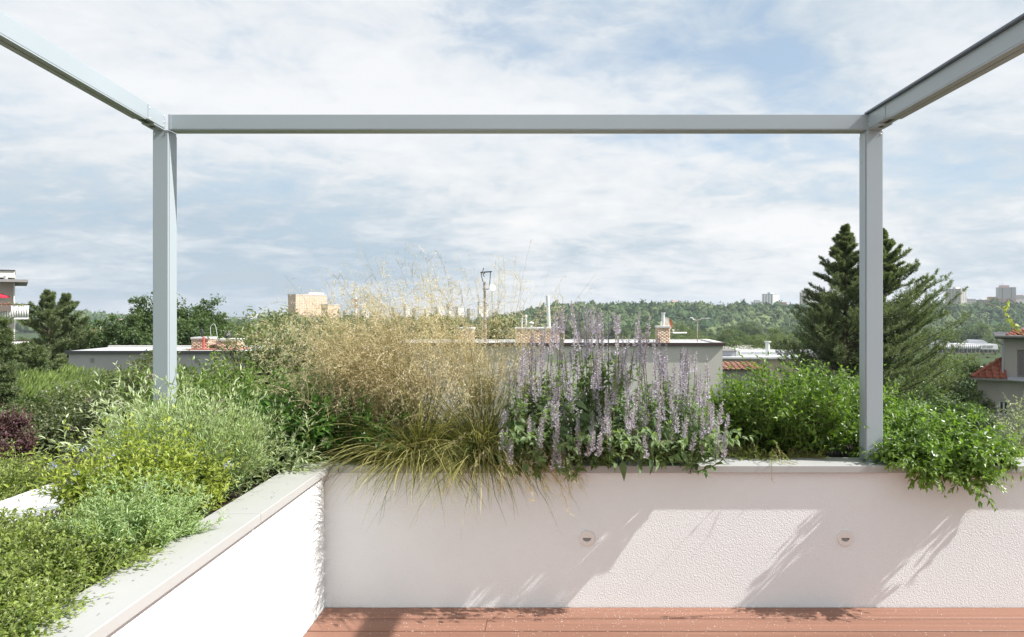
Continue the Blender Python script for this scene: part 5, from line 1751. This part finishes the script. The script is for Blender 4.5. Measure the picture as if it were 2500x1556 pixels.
def roof_plane(a, b, c, d, parent, m, rowh, colw, maxn=140):
    """tiled roof quad a-b (eaves) c-d (top, above b and a): every tile laid separately"""
    a, b, c, d = map(np.array, (a, b, c, d))
    base = Acc().add(np.stack([a, b, c, d]) - np.array([0, 0, .03]), [[0, 1, 2, 3]])
    r = base.build('roof', MORTAR, parent)
    n_up = np.cross(b - a, d - a); n_up = n_up / np.linalg.norm(n_up)
    up = (d - a) - np.dot(d - a, (b - a) / np.linalg.norm(b - a)) * (b - a) / np.linalg.norm(b - a)
    Hh = np.linalg.norm(up); up /= Hh
    ex = (b - a) / np.linalg.norm(b - a)
    rows = max(1, int(round(Hh / rowh)))
    prof = np.array([(-.5, 0), (-.42, .05), (-.25, .075), (-.08, .05), (0, .012), (.35, .008), (.46, .02)])
    k = len(prof)
    V = [(p[0] * colw, yy * rowh * 1.12, p[1] + z0 + .02 - yy * .035) for yy in (0, 1) for z0 in (0,) for p in prof]
    V += [(p[0] * colw, 0, p[1] - .015) for p in prof]
    t = Acc().add(V, [[j, j + 1, k + j + 1, k + j] for j in range(k - 1)])
    t.Fs.append(np.array([[2 * k + j, 2 * k + j + 1, j + 1, j] for j in range(k - 1)]))
    me = t.mesh('roof_tile'); me.materials.append(m)
    cnt = 0
    rng = R(3)
    for i in range(rows):
        f = i / rows
        s0 = a + (d - a) * f; s1 = b + (c - b) * f
        L = np.linalg.norm(s1 - s0)
        w = max(1, int(L / colw))
        for j in range(w):
            if cnt >= maxn:
                break
            p = s0 + ex * (j + .5) * L / w
            M = Matrix((ex, up, n_up)).transposed().to_4x4()
            inst('roof_tile', me, r, Matrix.Translation(Vector(p + n_up * rng.normal(0, .006))) @ M @ Matrix.Diagonal((L / w / colw, 1, 1, 1)))
            cnt += 1
    return r


build_houses()


# ------------------------------------------------------------------ far town
WMESH = {}


def far_block(name, label, u0, um, u1, vt, y, psi, m, rows=0, cols=(0, 0), vb=None, win=(1.3, 1.4), roofbox=None, cat='tower block', m2=None, zbase=None, group=None):
    """a block showing two faces: corner nearest to us at um, left face u0..um, right face um..u1"""
    view = np.array([X(um, y), y]); f = view / np.linalg.norm(view); r = np.array([f[1], -f[0]])
    ps = math.radians(psi)
    a = max(1.0, (um - u0) / F * y / math.cos(ps)); b = max(1.0, (u1 - um) / F * y / math.sin(ps))
    e1 = -r * math.cos(ps) + f * math.sin(ps); e2 = r * math.sin(ps) + f * math.cos(ps)
    c0 = np.array([X(um, y), y])
    g = float(height(c0[0], c0[1])) - 3 if zbase is None else zbase
    zt = Z(vt, y)
    t = thing(name, label, cat, (c0[0], c0[1], g), group)
    q = [c0, c0 + e2 * b, c0 + e2 * b + e1 * a, c0 + e1 * a]
    V = np.array([[*p, z] for z in (g, zt) for p in q])
    A_ = Acc().add(V, [[0, 1, 5, 4], [1, 2, 6, 5], [2, 3, 7, 6], [3, 0, 4, 7], [4, 5, 6, 7]])
    w = A_.build('wall', m, t)
    if m2:
        zz = g + (zt - g) * m2[1]
        V2 = np.array([[*(p + (np.array(p) - (c0 + e1 * a / 2 + e2 * b / 2)) * .002), z] for z in (g, zz) for p in q])
        Acc().add(V2, [[0, 1, 5, 4], [1, 2, 6, 5], [2, 3, 7, 6], [3, 0, 4, 7], [4, 5, 6, 7]]).build('lower_wall', m2[0], t)
    ro = np.array([c0 - (e1 + e2) * .3, c0 + e2 * (b + .3) - e1 * .3, c0 + e2 * (b + .3) + e1 * (a + .3), c0 + e1 * (a + .3) - e2 * .3])
    V3 = np.array([[*p, z] for z in (zt + .02, zt + .7) for p in ro])
    Acc().add(V3, [[0, 1, 5, 4], [1, 2, 6, 5], [2, 3, 7, 6], [3, 0, 4, 7], [4, 5, 6, 7], [3, 2, 1, 0]]).build('roof', ROOFGREY, t)
    if roofbox:
        fa, fb_, hh, mm = roofbox
        p = [c0 + e1 * a * x_ + e2 * b * y_ for x_, y_ in ((fa[0], fb_[0]), (fa[0], fb_[1]), (fa[1], fb_[1]), (fa[1], fb_[0]))]
        V4 = np.array([[*k, z] for z in (zt + .71, zt + .7 + hh) for k in p])
        Acc().add(V4, [[0, 1, 5, 4], [1, 2, 6, 5], [2, 3, 7, 6], [3, 0, 4, 7], [4, 5, 6, 7]]).build('lift_house', mm, t)
    if rows:
        zb = Z(vb, y)
        key = (win,)
        if key not in WMESH:
            me = Acc().box(-win[0] / 2, win[0] / 2, -.12, .12, -win[1] / 2, win[1] / 2).mesh('window'); me.materials.append(WINDARK); WMESH[key] = me
        for (e, L, nc) in ((e1, a, cols[0]), (e2, b, cols[1])):
            ang = math.atan2(e[1], e[0])
            for i in range(rows):
                z = zb + (zt - zb) * (i + .5) / rows
                for j in range(nc):
                    p = c0 + e * L * (j + .5) / nc
                    inst('window', WMESH[key], t, Matrix.Translation((p[0], p[1], z)) @ Matrix.Rotation(ang, 4, 'Z'))
    return t


def gable_house(name, label, u, v, wpx, y, wallm, roofm, hh=5.0, rh=3.2, ang=0.0, cat='house', group=None):
    x = X(u, y); w = wpx / F * y; zr = Z(v, y); z1 = zr - rh; g = float(height(x, y)) - .5
    d = w * .8
    t = thing(name, label, cat, (x, y, g), group)
    M = Matrix.Translation((x, y, 0)) @ Matrix.Rotation(ang, 4, 'Z')
    Acc().box(-w / 2, w / 2, -d / 2, d / 2, g, z1, M=M).build('wall', wallm, t)
    V = np.array([[-w / 2 - .4, -d / 2 - .5, z1 - .3], [w / 2 + .4, -d / 2 - .5, z1 - .3], [w / 2 + .4, d / 2 + .5, z1 - .3], [-w / 2 - .4, d / 2 + .5, z1 - .3], [-w / 2 - .4, 0, zr], [w / 2 + .4, 0, zr]])
    V = V @ np.array(M.to_3x3()).T + np.array(M.translation)
    a = Acc().add(V, [[0, 1, 5, 4], [2, 3, 4, 5]]); a.Fs.append(np.array([[1, 2, 5], [3, 0, 4]]))
    rf = a.build('roof', roofm, t)
    c = Acc().box(w * .12, w * .2, -.4, .4, zr - 1.2, zr + .9, M=M).build('chimney', CONC, rf)
    for k in (-.28, 0, .28):
        Acc().box(w * k - .5, w * k + .5, -d / 2 - .06, -d / 2 + .1, z1 - 2.4, z1 - .9, M=M).build('window', WINDARK, t)
    return t


def build_far_town():
    # left plain
    far_block('office_tower', 'large orange-beige office tower on the horizon left of the straw plumes', 704, 722, 800, 720, 700, 30, ORANGE, 12, (0, 13), 792, (.8, .9), ((.2, .8), (.45, .95), 2.2, PALE), 'tower block', None)
    for k in range(11):
        pass
    far_block('office_wing', 'lower orange wing attached right of the orange office tower', 785, 800, 828, 745, 692, 40, ORANGE, 6, (3, 0), 780, (.8, .9))
    far_block('slab_block', 'long beige slab block with window bands, left of the white towers', 538, 542, 602, 778, 1180, 80, CREAMWALL, 6, (0, 15), 800, (2.2, 1.6))
    far_block('slab_tower', 'white stepped tower between the beige slab and the blue office', 599, 612, 624, 769, 1160, 45, PALE, 8, (2, 2), 796, (1.4, 1.6))
    far_block('slab_tower', 'slim white tower right of the stepped one', 619, 624, 636, 768, 1190, 50, WHITE, 8, (1, 2), 796, (1.4, 1.6))
    far_block('office_block', 'blue-grey glass office block behind the dark tree belt', 627, 629, 676, 772, 1170, 80, BLUEPANEL, 6, (0, 10), 796, (2.6, 1.4))
    far_block('office_block', 'white block just left of the orange tower', 676, 679, 702, 766, 1300, 70, WHITE, 3, (0, 6), 780, (2.2, 1.5))
    t = thing('factory_chimney', 'thin red and white striped chimney behind the straw plumes', 'chimney', (X(868, 900), 900, -35))
    vs = [800, 752, 745, 738, 731, 724]
    for k in range(5):
        Acc().tube([[X(868, 900), 900, Z(vs[k], 900)], [X(868, 900), 900, Z(vs[k + 1], 900) - .01]], 1.6 - .05 * k, 10).build('chimney_band', WHITE if k % 2 == 0 else RED, t)
    spec = [(838, 850, 760, 950, PALE), (878, 900, 757, 1250, WHITE), (905, 922, 762, 1100, ORANGE), (925, 940, 760, 1250, CREAMWALL), (955, 978, 752, 1300, GREYPANEL),
            (985, 1000, 743, 1350, PALE), (1006, 1030, 754, 1250, BLUEPANEL), (1036, 1050, 756, 1300, WHITE), (1060, 1084, 750, 1400, PALE), (1090, 1106, 744, 1300, CREAMWALL), (1112, 1132, 752, 1280, WHITE), (1166, 1178, 738, 1350, PALE), (1186, 1192, 740, 1400, WHITE), (1140, 1160, 755, 1250, GREYPANEL)]
    names = ['low white', 'wide white', 'small orange', 'small cream', 'broad grey', 'slim pale', 'blue-grey', 'small white', 'broad pale', 'slim cream', 'plain white', 'taller pale', 'thin white', 'low grey']
    places = ['left of the striped chimney', 'right of the striped chimney', 'behind the densest straw plumes', 'next to the small orange block', 'on the horizon behind the left plumes', 'standing above its neighbours behind the plumes', 'in the middle of the plume haze', 'next to the blue-grey block',
              'on the skyline left of the antenna mast', 'just left of the antenna mast', 'close to the antenna mast', 'directly left of the antenna mast pole', 'directly right of the antenna mast pole', 'below the antenna mast']
    for (a, b, v, yy, m), nm, pl in zip(spec, names, places):
        far_block('town_block', f'{nm} town block {pl}', a, a + (b - a) * .35, b, v, yy, 45, m, 4, (2, 3), v + 16, (1.8, 1.6), group='town blocks behind the plumes')
    # on the hill
    y = 1160
    far_block('tower_block', 'white tower block on the wooded hill left of the pine', 1861, 1887, 1902, 719, y, 32, WHITE, 12, (4, 4), 752, (1.5, 1.3), ((.35, .6), (.2, .8), 2.6, BLUEPANEL))
    far_block('office_block', 'low dark-windowed block left of the white hill tower', 1833, 1836, 1858, 738, y, 75, PALE, 2, (0, 5), 750, (3.0, 2.2), ((.2, .9), (.3, .9), 2.5, GREYPANEL))
    far_block('office_block', 'low flat grey building at the tree line, left of the low block', 1817, 1820, 1838, 744, y, 75, GREYPANEL)
    far_block('brick_block', 'small red-brown building right of the white hill tower', 1902, 1906, 1920, 739, y, 70, mat('redbrown_panel', (.42, .22, .16), .8, .2))
    far_block('tower_block', 'cream tower block half behind the tall pine boughs', 1953, 1975, 1988, 715, y, 32, CREAMWALL, 10, (4, 3), 745, (1.5, 1.3), ((.4, .6), (.2, .8), 3.0, CREAMWALL))
    far_block('tower_block', 'pale tower glimpsed right of the post behind the broad pine', 2206, 2212, 2226, 711, y, 50, PALE, 9, (1, 3), 740, (1.5, 1.3))
    far_block('tower_block', 'grey-beige tower block with a sunlit side on the right hill crest', 2312, 2346, 2358, 706, y, 25, mat('greybeige_panel', (.44, .42, .38), .8, .2), 11, (5, 3), 735, (1.5, 1.3), ((.4, .6), (.2, .9), 2.8, CREAMWALL))
    far_block('low_block', 'white stepped low block right of the grey-beige tower', 2346, 2349, 2378, 731, y + 20, 80, WHITE, 2, (0, 8), 740, (2.0, 1.2), ((.1, .9), (.1, .4), 2.5, PALE))
    far_block('low_block', 'dark purplish low building before the yellow block', 2383, 2386, 2410, 733, y, 80, mat('purple_panel', (.26, .23, .28), .8, .2), 2, (0, 8), 742, (2.0, 1.2))
    far_block('yellow_block', 'yellow block left of the right-hand hill tower', 2410, 2413, 2434, 726, y + 8, 75, YELLOW, 3, (0, 3), 740, (1.3, 1.3))
    tw = far_block('tower_block', 'grey tower with a salmon base and roof antenna, rightmost on the hill', 2432, 2436, 2474, 703, y - 4, 80, mat('grey_tower_panel', (.44, .43, .43), .8, .2), 11, (0, 2), 738, (1.6, 1.3), ((.2, .9), (.15, .65), 3.2, PINKISH), 'tower block', (PINKISH, .62))
    a = Acc(); a.tube([[X(2452, y), y + 4, Z(700, y)], [X(2452, y), y + 4, Z(690, y)]], .25, 5); a.tube([[X(2450, y), y + 4, Z(693, y)], [X(2454, y), y + 4, Z(693, y)]], .2, 5); a.build('roof_antenna', GREYPANEL, tw)
    far_block('low_block', 'long white low block at the right edge of the hill crest', 2474, 2476, 2540, 724, y + 10, 80, WHITE, 2, (0, 16), 732, (2.0, 1.2), ((.1, .9), (.1, .3), 1.6, PINKISH))
    # pink domes on the crest
    for (u0, um, u1, v, yy, lab) in ((1634, 1640, 1656, 737, 1140, 'pink stepped building peeping over the wooded crest behind the chimney'), (1686, 1690, 1702, 743, 1140, 'small red building peeping over the wooded crest')):
        far_block('crest_building', lab, u0, um, u1, v, yy, 45, PINKISH, roofbox=((.2, .8), (.2, .8), 1.8, PINKISH), cat='building')
    far_block('crest_building', 'flat grey roof just above the crest over the hyssop', 1408, 1410, 1428, 737, 1140, 75, GREYPANEL, cat='building')

    # village on the left
    V_ = 'village houses on the left'
    gable_house('village_house', 'red roofed villa in the trees between the pine and the post', 240, 803, 30, 300, CREAMWALL, REDSHEET, group=V_)
    far_block('village_block', 'pinkish flat block right of the red roofed villa', 265, 272, 302, 793, 340, 60, PINKISH, 2, (2, 6), 803, (1.2, 1.2), cat='house')
    gable_house('village_house', 'tiny red roof low among the trees by the villa', 225, 834, 12, 200, CREAMWALL, REDSHEET, group=V_, rh=2)
    gable_house('village_house', 'small house high on the left wooded hillside', 295, 779, 10, 900, WHITE, PINKISH, group=V_)
    far_block('village_block', 'white low hall seen through the peach branches', 640, 645, 682, 826, 260, 70, WHITE, cat='house')
    gable_house('village_house', 'red roof behind the peach branches right of the chimneys', 622, 815, 24, 320, CREAMWALL, REDSHEET, group=V_)
    gable_house('village_house', 'low red roof just above the grey roof edge', 650, 838, 30, 120, CREAMWALL, REDSHEET, group=V_, rh=1.6)
    gable_house('village_house', 'pale gable between the treetops near the red villa', 275, 822, 18, 240, WHITE, ROOFGREY, group=V_)

    # warehouse at the foot of the hill on the right
    y = 430.0
    g = float(height(X(2360, y), y)) - 1
    t = thing('warehouse', 'long silver warehouse with a white sign and two gables below the wooded hill', 'warehouse', (X(2364, y), y, g))
    x0, x1 = X(2292, y), X(2434, y)
    zt, zm, zb = Z(842, y), Z(853, y), Z(862, y)
    Acc().box(x0 + .5, x1 - .5, y + .6, y + 14, g, zt).build('wall', PALE, t)
    silver = mat('silver_cladding', (.50, .50, .53), .45, .4)
    n = 28
    me = Acc().box(-.47 * (x1 - x0) / n, .47 * (x1 - x0) / n, -.12, .12, zm, zt).mesh('cladding_panel'); me.materials.append(silver)
    for k in range(n):
        inst('cladding_panel', me, t, Matrix.Translation((x0 + (x1 - x0) * (k + .5) / n, y, 0)))
    me = Acc().box(-.42 * (x1 - x0) / 14, .42 * (x1 - x0) / 14, -.06, .06, zb, zm - .05).mesh('window'); me.materials.append(GLASS)
    for k in range(14):
        inst('window', me, t, Matrix.Translation((x0 + (x1 - x0) * (k + .5) / 14, y + .5, 0)))
    Acc().box(x0, x1, y + .2, y + 14.2, zt + .02, zt + .3).build('roof', ROOFGREY, t)
    for (ua, ub) in ((2298, 2331), (2376, 2424)):
        xa, xb = X(ua, y), X(ub, y)
        V = np.array([[xa + (xb - xa) * .45, y + 4, zt + .31], [xb, y + 4, zt + .31], [xa + (xb - xa) * .72, y + 4, Z(831, y)], [xa, y + 13, zt + .31], [xb - (xb - xa) * .3, y + 13, zt + .31], [xa + (xb - xa) * .35, y + 13, Z(831, y)]])
        a = Acc().add(V, [[0, 1, 2], [4, 3, 5]]); a.Fs.append(np.array([[1, 4, 5, 2], [3, 0, 2, 5]])); a.build('gable_roof', GREYPANEL, t)
    s = Acc().box(X(2394, y), x1 + .3, y - .5, y - .15, Z(853, y), Z(842.5, y)).build('sign_board', SIGNWHITE, t)
    fc = bpy.data.curves.new('sign_lettering', 'FONT')
    fc.body = 'EST JVKOF'
    fc.size = 2.1; fc.shear = .3; fc.extrude = .02; fc.materials.append(INK)
    tmp = bpy.data.objects.new('lettering_source', fc)
    COL.objects.link(tmp)
    me = bpy.data.meshes.new_from_object(tmp)
    bpy.data.objects.remove(tmp)
    me.name = 'sign_lettering'
    fo = bpy.data.objects.new('sign_lettering', me)
    link(fo, s)
    fo.matrix_basis = Matrix.Translation((X(2397, y), y - .56, Z(850, y))) @ Matrix.Rotation(math.pi / 2, 4, 'X') @ Matrix.Diagonal((.62, 1, 1, 1))


build_far_town()


# ------------------------------------------------------------------ air
def build_haze(density=0.00012):
    m = bpy.data.materials.new('haze')
    m.use_nodes = True
    nt = m.node_tree
    nt.nodes.remove(nt.nodes['Principled BSDF'])
    pv = _node(nt, 'ShaderNodeVolumePrincipled')
    pv.inputs['Color'].default_value = (0.86, 0.92, 1.0, 1)
    pv.inputs['Density'].default_value = density
    pv.inputs['Anisotropy'].default_value = 0.2
    nt.links.new(pv.outputs[0], nt.nodes['Material Output'].inputs['Volume'])
    o = Acc().box(-5100, 5100, -320, 5100, -122, 50).build('haze', m)
    tag(o, kind='stuff')


build_haze()
